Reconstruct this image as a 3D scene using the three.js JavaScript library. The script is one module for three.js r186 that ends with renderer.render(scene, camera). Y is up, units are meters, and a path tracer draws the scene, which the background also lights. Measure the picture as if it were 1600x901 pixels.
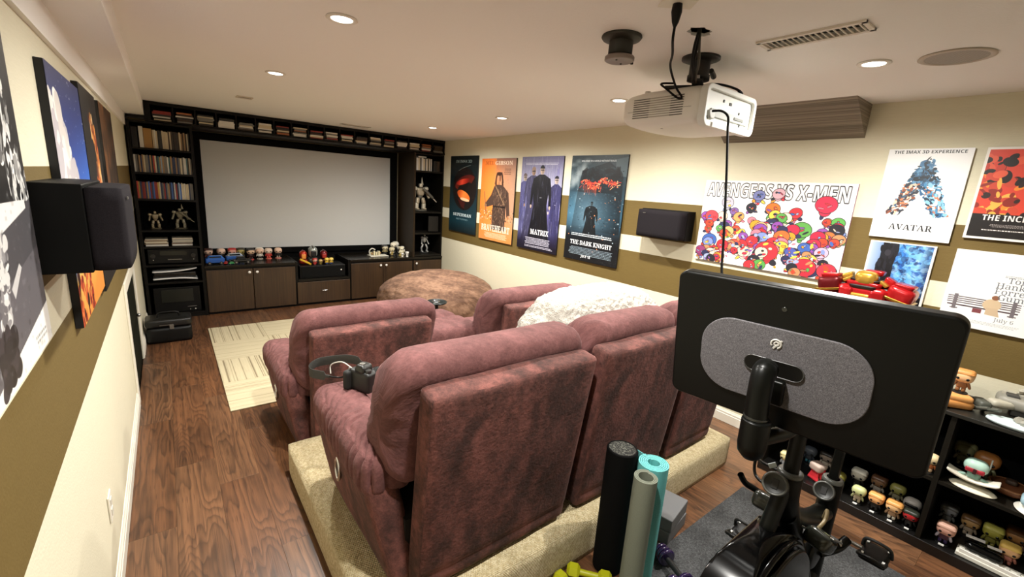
import * as THREE from 'three';
import { RoundedBoxGeometry } from 'three/addons/geometries/RoundedBoxGeometry.js';
import { mergeGeometries } from 'three/addons/utils/BufferGeometryUtils.js';

// ---------------------------------------------------------------- camera, light, exposure
const scene = new THREE.Scene();
scene.background = new THREE.Color(0x000000);
const renderer = new THREE.WebGLRenderer({ antialias: true });
renderer.toneMapping = THREE.LinearToneMapping;
renderer.toneMappingExposure = 1.06;
renderer.shadowMap.enabled = true;

const CAM = new THREE.Vector3(0, 1.745, 0);
const camera = new THREE.PerspectiveCamera(2 * Math.atan(450.5 / 685.65) * 180 / Math.PI, 1600 / 901, 0.02, 60);
{
  const yaw = 0.6703, pitch = 0.222, roll = -0.0681;
  const F = new THREE.Vector3(Math.sin(yaw) * Math.cos(pitch), -Math.sin(pitch), -Math.cos(yaw) * Math.cos(pitch));
  const r0 = new THREE.Vector3(Math.cos(yaw), 0, Math.sin(yaw));
  const u0 = r0.clone().cross(F);
  const right = r0.clone().multiplyScalar(Math.cos(roll)).addScaledVector(u0, -Math.sin(roll));
  const up = r0.clone().multiplyScalar(Math.sin(roll)).addScaledVector(u0, Math.cos(roll));
  camera.position.copy(CAM);
  camera.quaternion.setFromRotationMatrix(new THREE.Matrix4().makeBasis(right, up, F.clone().negate()));
  scene.add(camera);
}

// ceiling downlights: [x, z, candela]; two rows
const LAMP_COLOUR = 0xfffcf5;
const LAMPS = [
  [0.65, -3.53, 16], [0.65, -2.10, 16], [0.65, -0.70, 17],
  [2.59, -5.0, 21], [2.59, -3.6, 21], [2.56, -2.17, 21], [2.55, -0.73, 21],
];

// ---------------------------------------------------------------- helpers
let seed = 7;
const rnd = () => { seed = (seed + 0x6d2b79f5) | 0; let t = Math.imul(seed ^ (seed >>> 15), 1 | seed); t = (t + Math.imul(t ^ (t >>> 7), 61 | t)) ^ t; return ((t ^ (t >>> 14)) >>> 0) / 4294967296; };
const rr = (a, b) => a + (b - a) * rnd();
const pick = (a) => a[Math.floor(rnd() * a.length)];
const lerp = (a, b, t) => a + (b - a) * t;
const clamp = (x, a = 0, b = 1) => Math.min(b, Math.max(a, x));
const sstep = (a, b, x) => { const t = clamp((x - a) / (b - a)); return t * t * (3 - 2 * t); };
const V = (x, y, z) => new THREE.Vector3(x, y, z);

const used = new Map();
function numbered(n) { const k = used.get(n) || 0; used.set(n, k + 1); return k ? n + '_' + String(k).padStart(3, '0') : n; }
function shade(o) { o.castShadow = true; o.receiveShadow = true; return o; }
function part(name, geo, mat, parent, pos, rot, scl) {
  const m = shade(new THREE.Mesh(geo, mat)); m.name = numbered(name);
  if (pos) m.position.set(...pos); if (rot) m.rotation.set(...rot); if (scl) m.scale.set(...(Array.isArray(scl) ? scl : [scl, scl, scl]));
  parent.add(m); return m;
}
function thing(name, label, category, pos = [0, 0, 0], turn = 0, group) {
  const g = new THREE.Group(); g.name = numbered(name); g.position.set(...pos); g.rotation.y = turn;
  g.userData = { label, category }; if (group) g.userData.group = group;
  scene.add(g); return g;
}
function solo(name, label, category, geo, mat, pos, rot, group) {
  const m = part(name, geo, mat, scene, pos, rot); m.userData = { label, category }; if (group) m.userData.group = group; return m;
}
function struct(name, geo, mat, pos, rot) { const m = part(name, geo, mat, scene, pos, rot); m.userData = { kind: 'structure' }; return m; }

const geoCache = new Map();
const cached = (key, make) => { if (!geoCache.has(key)) geoCache.set(key, make()); return geoCache.get(key); };
// box with uv in metres
function box(w, h, d) {
  return cached('b' + [w, h, d].map((v) => v.toFixed(4)), () => { const g = new THREE.BoxGeometry(w, h, d); uvMetres(g); return g; });
}
function rbox(w, h, d, r = 0.01, s = 3) {
  return cached('r' + [w, h, d, r, s].map((v) => v.toFixed(4)), () => { const g = new RoundedBoxGeometry(w, h, d, s, r); uvMetres(g); return g; });
}
const cyl = (r1, r2, h, n = 24) => cached('c' + [r1, r2, h, n].map((v) => v.toFixed(4)), () => new THREE.CylinderGeometry(r1, r2, h, n));
const sph = (r, a = 20, b = 14) => cached('s' + [r, a, b].map((v) => v.toFixed(4)), () => new THREE.SphereGeometry(r, a, b));
const lathe = (pts, n = 28) => new THREE.LatheGeometry(pts.map(([x, y]) => new THREE.Vector2(x, y)), n);
function tube(pts, r, n = 40, k = 8) { return new THREE.TubeGeometry(new THREE.CatmullRomCurve3(pts.map((p) => V(...p))), n, r, k, false); }
function at(geo, x = 0, y = 0, z = 0, rx = 0, ry = 0, rz = 0) { const g = geo.clone(); g.applyMatrix4(new THREE.Matrix4().compose(V(x, y, z), new THREE.Quaternion().setFromEuler(new THREE.Euler(rx, ry, rz)), V(1, 1, 1))); return g; }
function merged(list) { return mergeGeometries(list.map((g) => { const o = g.index ? g.toNonIndexed() : g.clone(); for (const k of Object.keys(o.attributes)) if (!['position', 'normal', 'uv'].includes(k)) o.deleteAttribute(k); return o; })); }
function uvMetres(g) {
  const p = g.attributes.position, n = g.attributes.normal, uv = g.attributes.uv;
  for (let i = 0; i < p.count; i++) {
    const ax = Math.abs(n.getX(i)), ay = Math.abs(n.getY(i)), az = Math.abs(n.getZ(i));
    if (az >= ax && az >= ay) uv.setXY(i, p.getX(i), p.getY(i));
    else if (ax >= ay) uv.setXY(i, p.getZ(i), p.getY(i));
    else uv.setXY(i, p.getX(i), p.getZ(i));
  }
}
function smoothNormals(g) {
  g.computeVertexNormals();
  const p = g.attributes.position, n = g.attributes.normal, sums = new Map();
  const key = (i) => Math.round(p.getX(i) * 2e4) + ',' + Math.round(p.getY(i) * 2e4) + ',' + Math.round(p.getZ(i) * 2e4);
  for (let i = 0; i < p.count; i++) { const k = key(i), s = sums.get(k) || [0, 0, 0]; s[0] += n.getX(i); s[1] += n.getY(i); s[2] += n.getZ(i); sums.set(k, s); }
  for (let i = 0; i < p.count; i++) { const s = sums.get(key(i)), l = Math.hypot(...s) || 1; n.setXYZ(i, s[0] / l, s[1] / l, s[2] / l); }
  return g;
}
// smooth 3-D value noise
const h3 = (x, y, z) => { let h = Math.imul(x, 374761393) + Math.imul(y, 668265263) + Math.imul(z, 2147483647 ^ 0x5bd1e995); h = Math.imul(h ^ (h >>> 13), 1274126177); return ((h ^ (h >>> 16)) >>> 0) / 4294967296; };
function n3(x, y, z) {
  const X = Math.floor(x), Y = Math.floor(y), Z = Math.floor(z), f = (t) => t * t * (3 - 2 * t), u = f(x - X), v = f(y - Y), w = f(z - Z);
  const l = (a, b, t) => a + (b - a) * t;
  return l(l(l(h3(X, Y, Z), h3(X + 1, Y, Z), u), l(h3(X, Y + 1, Z), h3(X + 1, Y + 1, Z), u), v), l(l(h3(X, Y, Z + 1), h3(X + 1, Y, Z + 1), u), l(h3(X, Y + 1, Z + 1), h3(X + 1, Y + 1, Z + 1), u), v), w) * 2 - 1;
}
const fbm3 = (x, y, z, o = 3) => { let s = 0, a = 0.5; for (let i = 0; i < o; i++) { s += a * n3(x, y, z); x *= 2.03; y *= 2.03; z *= 2.03; a *= 0.5; } return s; };
// rounded box whose vertices a function may push about: fn(p, q, n) with q in -1..1
function softBox(w, h, d, r, n = [14, 10, 14], fn) {
  const g = new THREE.BoxGeometry(w, h, d, ...n); uvMetres(g);
  const p = g.attributes.position, a = V(), b = V(), q = V();
  for (let i = 0; i < p.count; i++) {
    a.fromBufferAttribute(p, i);
    b.set(clamp(a.x, -w / 2 + r, w / 2 - r), clamp(a.y, -h / 2 + r, h / 2 - r), clamp(a.z, -d / 2 + r, d / 2 - r));
    q.set(a.x / w * 2, a.y / h * 2, a.z / d * 2);
    a.sub(b); const nn = a.clone().normalize(); a.copy(nn).multiplyScalar(r).add(b);
    if (fn) fn(a, q, nn);
    p.setXYZ(i, a.x, a.y, a.z);
  }
  return smoothNormals(g);
}
// flat polygon with thickness
function slab(pts, t, bevel = 0) {
  const s = new THREE.Shape(pts.map(([x, y]) => new THREE.Vector2(x, y)));
  return new THREE.ExtrudeGeometry(s, { depth: t, bevelEnabled: bevel > 0, bevelSize: bevel, bevelThickness: bevel, bevelSegments: 2, curveSegments: 10 });
}
function roundRect(w, h, r) {
  const s = new THREE.Shape(), x = -w / 2, y = -h / 2;
  s.moveTo(x + r, y); s.lineTo(x + w - r, y); s.absarc(x + w - r, y + r, r, -Math.PI / 2, 0); s.lineTo(x + w, y + h - r); s.absarc(x + w - r, y + h - r, r, 0, Math.PI / 2);
  s.lineTo(x + r, y + h); s.absarc(x + r, y + h - r, r, Math.PI / 2, Math.PI); s.lineTo(x, y + r); s.absarc(x + r, y + r, r, Math.PI, Math.PI * 1.5); return s;
}
const plate = (w, h, r, t, bevel = 0.003) => new THREE.ExtrudeGeometry(roundRect(w - 2 * bevel, h - 2 * bevel, Math.max(0.001, r - bevel)), { depth: t - 2 * bevel, bevelEnabled: true, bevelSize: bevel, bevelThickness: bevel, bevelSegments: 3, curveSegments: 10 }).translate(0, 0, bevel);

// ---------------------------------------------------------------- textures
const h2 = (x, y, s) => h3(x, y, s * 131 + 17);
function vn(x, y, px, py, s) {   // periodic value noise 0..1
  const X = Math.floor(x), Y = Math.floor(y), f = (t) => t * t * (3 - 2 * t), u = f(x - X), v = f(y - Y), m = (a, b) => ((a % b) + b) % b;
  const x0 = m(X, px), x1 = m(X + 1, px), y0 = m(Y, py), y1 = m(Y + 1, py);
  return lerp(lerp(h2(x0, y0, s), h2(x1, y0, s), u), lerp(h2(x0, y1, s), h2(x1, y1, s), u), v);
}
function fb(u, v, fx, fy, o, s) { let t = 0, a = 0.5, n = 0; for (let i = 0; i < o; i++) { t += a * vn(u * fx, v * fy, fx, fy, s + i); n += a; a *= 0.5; fx *= 2; fy *= 2; } return t / n; }
function dataTex(w, h, fn, sx = 1, sy = 1, srgb = true) {
  const d = new Uint8Array(w * h * 4);
  for (let y = 0; y < h; y++) for (let x = 0; x < w; x++) {
    const c = fn((x + 0.5) / w, (y + 0.5) / h, x, y), i = (y * w + x) * 4;
    if (typeof c === 'number') d[i] = d[i + 1] = d[i + 2] = clamp(c) * 255; else { d[i] = clamp(c[0], 0, 255); d[i + 1] = clamp(c[1], 0, 255); d[i + 2] = clamp(c[2], 0, 255); }
    d[i + 3] = 255;
  }
  const t = new THREE.DataTexture(d, w, h); t.wrapS = t.wrapT = THREE.RepeatWrapping; t.magFilter = THREE.LinearFilter; t.minFilter = THREE.LinearMipmapLinearFilter; t.generateMipmaps = true;
  t.repeat.set(1 / sx, 1 / sy); if (srgb) t.colorSpace = THREE.SRGBColorSpace; t.needsUpdate = true; return t;
}
const mix3 = (a, b, t) => [lerp(a[0], b[0], t), lerp(a[1], b[1], t), lerp(a[2], b[2], t)];
const M = (colour, roughness = 0.6, extra = {}) => new THREE.MeshStandardMaterial({ color: colour, roughness, ...extra });
const matCache = new Map();
const paint = (colour, roughness = 0.5, metalness = 0) => { const k = colour + '|' + roughness + '|' + metalness; if (!matCache.has(k)) matCache.set(k, M(colour, roughness, { metalness })); return matCache.get(k); };

const velvet = (lo, hi, pk, bk) => dataTex(1024, 1024, (u, v) => {
  // pile brushed both ways: patches with torn edges, drawn out along one diagonal
  const du = u + 0.10 * (fb(u, v, 6, 6, 3, 13) - 0.5), dv = v + 0.10 * (fb(u, v, 6, 6, 3, 17) - 0.5);
  const patch = fb(du, dv, 8, 6, 4, 11), brushed = fb(du, dv, 20, 9, 3, 19), fine = fb(u, v, 60, 60, 2, 23), nap = vn(u * 300, v * 300, 300, 300, 5);
  return mix3(lo, hi, clamp(0.48 + (patch - 0.5) * pk + (brushed - 0.5) * bk + (fine - 0.5) * 0.6 + (nap - 0.5) * 0.35));
}, 1.1, 1.1);
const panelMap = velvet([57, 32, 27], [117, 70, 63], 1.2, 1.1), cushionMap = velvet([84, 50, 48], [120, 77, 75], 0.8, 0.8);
const velvetBump = dataTex(256, 256, (u, v) => fb(u, v, 24, 24, 3, 31), 0.25, 0.25, false);
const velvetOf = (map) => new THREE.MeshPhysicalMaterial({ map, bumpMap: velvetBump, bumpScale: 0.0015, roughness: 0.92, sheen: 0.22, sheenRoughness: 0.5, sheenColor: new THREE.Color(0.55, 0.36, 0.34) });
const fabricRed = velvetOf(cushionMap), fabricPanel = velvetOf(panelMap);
const berberBump = dataTex(256, 256, (u, v) => { const row = v * 32, k = Math.floor(row), x = u * 24 + (k % 2) * 0.5; const a = 1 - Math.pow(Math.abs((row - k) * 2 - 1), 2), b = 1 - Math.pow(Math.abs((x - Math.floor(x)) * 2 - 1), 2); return clamp(0.15 + 0.75 * a * b + 0.25 * (vn(u * 48, v * 48, 48, 48, 3) - 0.5)); }, 0.26, 0.26, false);
const berberMap = dataTex(256, 256, (u, v) => { const k = fb(u, v, 30, 30, 2, 41), s = vn(u * 96, v * 96, 96, 96, 9); return mix3([176, 158, 118], [216, 202, 166], clamp(0.5 + (k - 0.5) * 1.3 + (s - 0.5) * 0.6)); }, 0.26, 0.26);
const berber = M(0xffffff, 0.95, { map: berberMap, bumpMap: berberBump, bumpScale: 0.006 });

const grainField = (u, v) => fb(u, v, 6, 2, 2, 51) + fb(u, v, 12, 4, 3, 57) * 0.30 + fb(u, v, 40, 8, 2, 59) * 0.05;
const floorMap = dataTex(1024, 2048, (u, v) => {
  // 1.0 m across the planks, 2.4 m along them: contour lines of a warped field make the cathedral figure
  const f = grainField(u, v); let l = f * 19; l -= Math.floor(l); const ring = l < 0.8 ? l / 0.8 : (1 - l) / 0.2;
  const pore = vn(u * 420, v * 26, 420, 26, 61), streak = fb(u, v, 90, 5, 3, 67), tone = fb(u, v, 5, 3, 3, 71), amt = 0.35 + 0.65 * fb(u, v, 6, 5, 2, 73);
  let c = mix3([120, 84, 57], [62, 43, 30], clamp(0.12 + ring * ring * 0.75 * amt + (streak - 0.5) * 0.75 + (tone - 0.5) * 0.9));
  if (pore > 0.72) c = mix3(c, [46, 27, 20], (pore - 0.72) * 1.8);
  return c;
}, 1, 2.4);
const floorBump = dataTex(512, 1024, (u, v) => { const f = grainField(u, v); let l = f * 19; l -= Math.floor(l); return 0.7 - 0.3 * l * l - 0.3 * vn(u * 256, v * 20, 256, 20, 61); }, 1, 2.4, false);
const plankTones = [0xffffff, 0xf1e9e4, 0xe6dcd4, 0xfff4ea].map((c) => M(c, 0.36, { map: floorMap, bumpMap: floorBump, bumpScale: 0.0006 }));

// painted wall: cream with two olive bands, v = height / 2.4
const wallMap = dataTex(64, 2048, (u, v) => {
  const y = v * 2.4, k = (vn(u * 32, v * 1024, 32, 1024, 77) - 0.5) * 5;
  const olive = (y > 0.917 && y < 1.245) || (y > 1.392 && y < 1.718);
  return olive ? [103 + k, 84 + k, 36 + k] : [222 + k, 216 + k, 190 + k];
}, 1, 2.4);
const wallBump = dataTex(256, 256, (u, v) => fb(u, v, 60, 60, 2, 81), 0.3, 0.3, false);
const wallPaint = M(0xffffff, 0.72, { map: wallMap, bumpMap: wallBump, bumpScale: 0.0004 });
const ceilingPaint = M(0xf3f0eb, 0.9, { bumpMap: wallBump, bumpScale: 0.0005 });
const trimWhite = M(0xe6e1d2, 0.45);
const unitMap = dataTex(256, 512, (u, v) => { const g = fb(u, v, 60, 3, 3, 91), t = fb(u, v, 5, 2, 3, 93); return mix3([45, 30, 16], [72, 51, 29], clamp(0.5 + (g - 0.5) * 1.1 + (t - 0.5) * 0.9)); }, 0.5, 1.0);
const doorWood = M(0xffffff, 0.42, { map: unitMap });
const blk = (color, roughness, spec = 0.35) => new THREE.MeshPhysicalMaterial({ color, roughness, specularIntensity: spec });
const blackWood = blk(0x100e0b, 0.45);
const blackWoodLight = blk(0x1a1712, 0.42);
const blackPlastic = blk(0x0b0b0a, 0.42, 0.5);
const blackMatte = blk(0x070707, 0.85, 0.2);
const blackGloss = new THREE.MeshPhysicalMaterial({ color: 0x050505, roughness: 0.14, specularIntensity: 0.45 });
const chrome = M(0xcfcfcf, 0.18, { metalness: 1 });
const steel = M(0x9a9a96, 0.35, { metalness: 1 });
// ---------------------------------------------------------------- the room
const XL = -0.291, XR = 3.484, ZB = -6.93, ZN = 1.6, H = 2.4, ZF = -6.294;
{
  const L = ZN - ZB, zc = (ZN + ZB) / 2, W = XR - XL, xc = (XR + XL) / 2;
  // floor: slab with planks laid on it, running towards the screen
  const floor = struct('floor', box(W, 0.1, L), M(0x2a1a12, 0.8), [xc, -0.07, zc]);
  const pw = 0.198, pl = 1.21, rows = Math.ceil(W / pw);
  const variants = new Map();
  for (let i = 0; i < rows; i++) {
    const x0 = XL + i * pw, w = Math.min(pw, XR - x0);
    let z = ZN, k = 0, first = [0.4, 0.95, 0.65, 1.21, 0.55, 1.05][i % 6];
    while (z > ZB + 0.005) {
      const len = Math.min(k === 0 ? first : pl, z - ZB), v = Math.floor(rnd() * 10), key = w.toFixed(3) + len.toFixed(3) + v;
      if (!variants.has(key)) {
        const g = new RoundedBoxGeometry(w - 0.0006, 0.02, len - 0.0006, 1, 0.0006), p = g.attributes.position, uv = g.attributes.uv, ou = v * 0.137, ov = v * 0.53 + len;
        for (let j = 0; j < p.count; j++) uv.setXY(j, p.getX(j) + ou, p.getZ(j) + ov);
        variants.set(key, g);
      }
      part('plank', variants.get(key), pick(plankTones), floor, [x0 + w / 2 - xc, 0.06, z - len / 2 - zc]);
      z -= len; k++;
    }
  }
  {
    // ceiling with the openings of two ducts and the ragged cable hole
    const rect = (x0, x1, z0, z1) => [[x0, z0], [x0, z1], [x1, z1], [x1, z0]].map(([a, b]) => new THREE.Vector2(a, b));
    const s = new THREE.Shape(rect(XL - 0.15, XR + 0.15, ZB - 0.15, ZN + 0.15));
    s.holes.push(new THREE.Path(rect(1.988, 2.072, -0.965, -0.635)), new THREE.Path(rect(1.82, 2.14, -5.962, -5.878)));
    s.holes.push(new THREE.Path(Array.from({ length: 18 }, (_, i) => { const a = i / 18 * Math.PI * 2, r = 0.046 * (1 + 0.14 * Math.sin(i * 2.3)); return new THREE.Vector2(1.725 + Math.cos(a) * r * 1.2, -1.095 + Math.sin(a) * r * 0.85); })));
    const g = new THREE.ExtrudeGeometry(s, { depth: 0.012, bevelEnabled: false }); g.rotateX(Math.PI / 2); g.translate(0, 0.012, 0);
    const c = struct('ceiling', g, ceilingPaint, [0, H, 0]);
    part('ceiling_deck', box(W + 0.3, 0.05, L + 0.3), M(0x8a7a64, 0.9), c, [xc, 0.2, zc]);
    const tin = M(0x8f9290, 0.4, { metalness: 0.8 });
    const duct = (x, z, w, d) => part('duct', merged([at(box(0.004, 0.16, d), -w / 2, 0, 0), at(box(0.004, 0.16, d), w / 2, 0, 0), at(box(w, 0.16, 0.004), 0, 0, -d / 2), at(box(w, 0.16, 0.004), 0, 0, d / 2)]), tin, c, [x, 0.093, z]);
    duct(2.03, -0.80, 0.092, 0.34); duct(1.98, -5.92, 0.33, 0.092);
    for (const x of [XL - 0.1, XR + 0.1]) part('ceiling_edge', box(0.1, 0.17, L + 0.3), M(0x8a7a64, 0.9), c, [x, 0.095, zc]);
    for (const z of [ZB - 0.1, ZN + 0.1]) part('ceiling_edge', box(W + 0.3, 0.17, 0.1), M(0x8a7a64, 0.9), c, [xc, 0.095, z]);
  }
  struct('wall_right', box(0.12, H, L + 0.3), wallPaint, [XR + 0.06, H / 2, zc]);
  // uv of the walls must start at the floor
  { const g = scene.getObjectByName('wall_right').geometry.clone(), uv = g.attributes.uv; for (let i = 0; i < uv.count; i++) uv.setY(i, uv.getY(i) + H / 2); scene.getObjectByName('wall_right').geometry = g; }
  // left wall, pierced by a low door
  const DZ0 = -4.06, DZ1 = -5.02, DH = 0.84;
  {
    const s = new THREE.Shape([[-ZN - 0.15, 0], [-DZ0, 0], [-DZ0, DH], [-DZ1, DH], [-DZ1, 0], [-ZB + 0.15, 0], [-ZB + 0.15, H], [-ZN - 0.15, H]].map(([a, b]) => new THREE.Vector2(a, b)));
    const g = new THREE.ExtrudeGeometry(s, { depth: 0.12, bevelEnabled: false });
    struct('wall_left', g, wallPaint, [XL - 0.12, 0, 0], [0, Math.PI / 2, 0]);
  }
  struct('wall_back', box(W + 0.3, H, 0.12), M(0xcabf9d, 0.8), [xc, H / 2, ZB - 0.06]);
  struct('wall_front', box(W + 0.3, H, 0.12), M(0xe6e0cc, 0.8), [xc, H / 2, ZN + 0.06]);
  // soffit along the left wall, with the strip under it
  struct('trim_1', box(0.176, 0.148, L), ceilingPaint, [XL + 0.088, H - 0.074, zc]);
  struct('trim_2', box(0.016, 0.118, L), ceilingPaint, [XL + 0.008, 2.252 - 0.059, zc]);
  // low door, casing
  const door = struct('door_1', rbox(0.04, DH - 0.02, DZ0 - DZ1 - 0.02, 0.003), blk(0x14160f, 0.7, 0.15), [XL - 0.022, DH / 2 + 0.004, (DZ0 + DZ1) / 2]);
  part('door_panel', rbox(0.006, 0.3, 0.7, 0.002), blk(0x171a13, 0.65, 0.15), door, [0.0195, 0.2, 0]);
  part('door_panel', rbox(0.006, 0.3, 0.7, 0.002), blk(0x171a13, 0.65, 0.15), door, [0.0195, -0.18, 0]);
  part('door_handle', sph(0.016, 12, 8), steel, door, [0.034, 0.02, -0.38]);
  const cas = [
    at(rbox(0.012, 0.085, DZ0 - DZ1 + 0.17, 0.004), XL + 0.006, DH + 0.042, (DZ0 + DZ1) / 2),
    at(rbox(0.012, DH, 0.085, 0.004), XL + 0.006, DH / 2, DZ0 + 0.042),
    at(rbox(0.012, DH, 0.085, 0.004), XL + 0.006, DH / 2, DZ1 - 0.042),
  ];
  struct('trim_3', merged(cas), trimWhite);
  // baseboards with a moulded top
  const bb = (x, dir, z0, z1) => { const s = new THREE.Shape([[0, 0.002], [0.014, 0.002], [0.014, 0.07], [0.011, 0.074], [0.011, 0.088], [0.006, 0.097], [0.004, 0.105], [0, 0.105]].map(([a, b]) => new THREE.Vector2(a, b))); const g = new THREE.ExtrudeGeometry(s, { depth: z1 - z0, bevelEnabled: false }); if (dir < 0) { g.scale(-1, 1, 1); const ix = g.index; if (!ix) { const p = g.attributes.position, n = g.attributes.normal, u = g.attributes.uv; for (let i = 0; i < p.count; i += 3) for (const [A, s3] of [[p, 3], [n, 3], [u, 2]]) for (let c = 0; c < s3; c++) { const a = A.array, t = a[(i + 1) * s3 + c]; a[(i + 1) * s3 + c] = a[(i + 2) * s3 + c]; a[(i + 2) * s3 + c] = t; } } } return at(g, x, 0, z0); };
  struct('baseboard_left', merged([bb(XL, 1, DZ0 + 0.086, ZN), bb(XL, 1, -6.29, DZ1 - 0.086)]), trimWhite);
  struct('baseboard_right', bb(XR, -1, -6.29, ZN), trimWhite);
  // sloped cover in the corner of ceiling and right wall
  const stripes = dataTex(64, 512, (u, v) => { const a = fb(u, v, 2, 90, 2, 101), b = fb(u, v, 2, 14, 2, 103); return mix3([100, 91, 78], [150, 139, 122], clamp(0.5 + (a - 0.5) * 1.5 + (b - 0.5) * 0.8)); }, 2, 0.36);
  { const s = new THREE.Shape([[0, 0], [-0.294, 0], [0, -0.197]].map(([a, b]) => new THREE.Vector2(a, b))); const g = new THREE.ExtrudeGeometry(s, { depth: 0.9, bevelEnabled: false });
    const p = g.attributes.position, uv = g.attributes.uv; for (let i = 0; i < p.count; i++) uv.setXY(i, p.getZ(i), p.getY(i) * 1.8 + p.getX(i) * 0.02);
    struct('trim_4', g, M(0xffffff, 0.55, { map: stripes }), [XR, H, -1.857]); }
}

// ---------------------------------------------------------------- lamps and ceiling fittings
{
  const rimGeo = lathe([[0.042, 0.0], [0.062, 0.0], [0.064, -0.004], [0.058, -0.008], [0.046, -0.007], [0.042, -0.002], [0.042, 0.0]], 32);
  const rimMat = M(0xe8e2d6, 0.4), glow = new THREE.MeshStandardMaterial({ color: 0xffffff, emissive: LAMP_COLOUR, emissiveIntensity: 9, roughness: 0.5 });
  const labels = [
    'small round recessed downlight, glowing, farther one of the two lamps in front of the soffit', 'small round recessed downlight, glowing, nearer one of the two lamps in front of the soffit', 'round downlight above the near sofa and the exercise bike screen',
    'glowing round downlight closest to the disc cabinets and the teal poster', 'glowing round downlight in the ceiling above the orange and violet posters',
    'glowing round downlight half hidden behind the nose of the white projector', 'glowing round downlight between the slotted air vent and the round speaker grille'];
  LAMPS.forEach(([x, z, cd], i) => {
    const g = thing('downlight', labels[i], 'downlight', [x, H, z], 0, 'recessed ceiling downlights');
    part('rim', rimGeo, rimMat, g);
    part('bulb', cyl(0.042, 0.042, 0.004, 28), glow, g, [0, -0.003, 0]);
    const s = new THREE.SpotLight(LAMP_COLOUR, cd, 0, 1.5, 0.9, 2); s.position.set(x, H - 0.012, z); s.target.position.set(x, 0, z);
    s.castShadow = true; s.shadow.radius = 2.1; s.shadow.mapSize.set(1024, 1024); s.shadow.camera.near = 0.03; scene.add(s, s.target);
  });
  const white = M(0xd8d0c2, 0.5), dark = M(0x15120f, 0.8);
  // slotted supply vent
  const vent = thing('air_vent', 'white slotted rectangular air vent set in the ceiling beyond the projector', 'air vent', [2.03, H, -0.80], Math.atan2(0.0, 1));
  part('frame', merged([at(box(0.115, 0.008, 0.016), 0, -0.004, -0.178), at(box(0.115, 0.008, 0.016), 0, -0.004, 0.178), at(box(0.018, 0.008, 0.372), -0.052, -0.004, 0), at(box(0.018, 0.008, 0.372), 0.052, -0.004, 0)]), white, vent);
  for (let i = 0; i < 17; i++) part('louver', box(0.088, 0.003, 0.010), white, vent, [0, -0.005, -0.16 + i * 0.02], [0.5, 0, 0]);
  const vent2 = thing('air_vent', 'thin dark-edged ceiling register just in front of the disc cabinets', 'air vent', [1.98, H, -5.92]);
  part('frame', merged([at(box(0.36, 0.007, 0.016), 0, -0.0035, -0.05), at(box(0.36, 0.007, 0.016), 0, -0.0035, 0.05), at(box(0.016, 0.007, 0.116), -0.172, -0.0035, 0), at(box(0.016, 0.007, 0.116), 0.172, -0.0035, 0)]), white, vent2);
  for (let i = 0; i < 14; i++) part('louver', box(0.010, 0.003, 0.086), white, vent2, [-0.156 + i * 0.024, -0.005, 0], [0, 0, 0.5]);
  // small square plate where a lamp is missing
  const pl = thing('cover_plate', 'small square beige cover plate in the ceiling above the left bookcase', 'cover plate', [0.64, H, -4.93]);
  part('plate', rbox(0.13, 0.008, 0.11, 0.003), M(0xcfc3b0, 0.6), pl, [0, -0.004, 0]);
  part('slot', box(0.10, 0.002, 0.012), dark, pl, [0, -0.0085, 0.03]);
  // in-ceiling speaker
  const grille = dataTex(128, 128, (u, v) => { const a = Math.hypot((u * 32) % 1 - 0.5, (v * 32) % 1 - 0.5); return a < 0.3 ? [92, 86, 78] : [168, 158, 143]; }, 0.12, 0.12);
  const sp = thing('ceiling_speaker', 'large round in-ceiling speaker grille near the poster wall', 'speaker', [2.63, H, -0.475]);
  part('rim', lathe([[0.1, 0], [0.12, 0], [0.121, -0.004], [0.112, -0.007], [0.1, -0.005], [0.1, 0]], 40), M(0xb9ad9b, 0.5), sp);
  { const g = new THREE.CircleGeometry(0.102, 40); const uv = g.attributes.uv, p = g.attributes.position; for (let i = 0; i < p.count; i++) uv.setXY(i, p.getX(i), p.getY(i)); part('grille', g, M(0xffffff, 0.6, { map: grille }), sp, [0, -0.004, 0], [Math.PI / 2, 0, 0]); }
}
// light switch on the left wall
{
  const s = thing('wall_outlet', 'small white outlet plate low on the cream left wall', 'outlet', [XL + 0.001, 0.37, -2.19], Math.PI / 2);
  part('plate', rbox(0.075, 0.115, 0.006, 0.002), trimWhite, s, [0, 0, 0.003]);
  part('socket', rbox(0.034, 0.03, 0.004, 0.002), M(0xcfcabb, 0.4), s, [0, 0.022, 0.007]);
  part('socket', rbox(0.034, 0.03, 0.004, 0.002), M(0xcfcabb, 0.4), s, [0, -0.022, 0.007]);
}
// ---------------------------------------------------------------- posters (flat print on boards)
function canvasTex(w, h, draw) {
  const c = document.createElement('canvas'); c.width = w; c.height = h; const x = c.getContext('2d'); draw(x, w, h);
  const t = new THREE.CanvasTexture(c); t.colorSpace = THREE.SRGBColorSpace; t.anisotropy = 8; return t;
}
const lin = (x, x0, y0, x1, y1, stops) => { const g = x.createLinearGradient(x0, y0, x1, y1); stops.forEach(([o, c]) => g.addColorStop(o, c)); return g; };
const rad = (x, cx, cy, r, stops) => { const g = x.createRadialGradient(cx, cy, 0, cx, cy, r); stops.forEach(([o, c]) => g.addColorStop(o, c)); return g; };
function blob(x, cx, cy, rx, ry, col, rot = 0) { x.fillStyle = col; x.beginPath(); x.ellipse(cx, cy, rx, ry, rot, 0, 7); x.fill(); }
function poly(x, pts, col) { x.fillStyle = col; x.beginPath(); pts.forEach(([a, b], i) => (i ? x.lineTo(a, b) : x.moveTo(a, b))); x.closePath(); x.fill(); }
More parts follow.
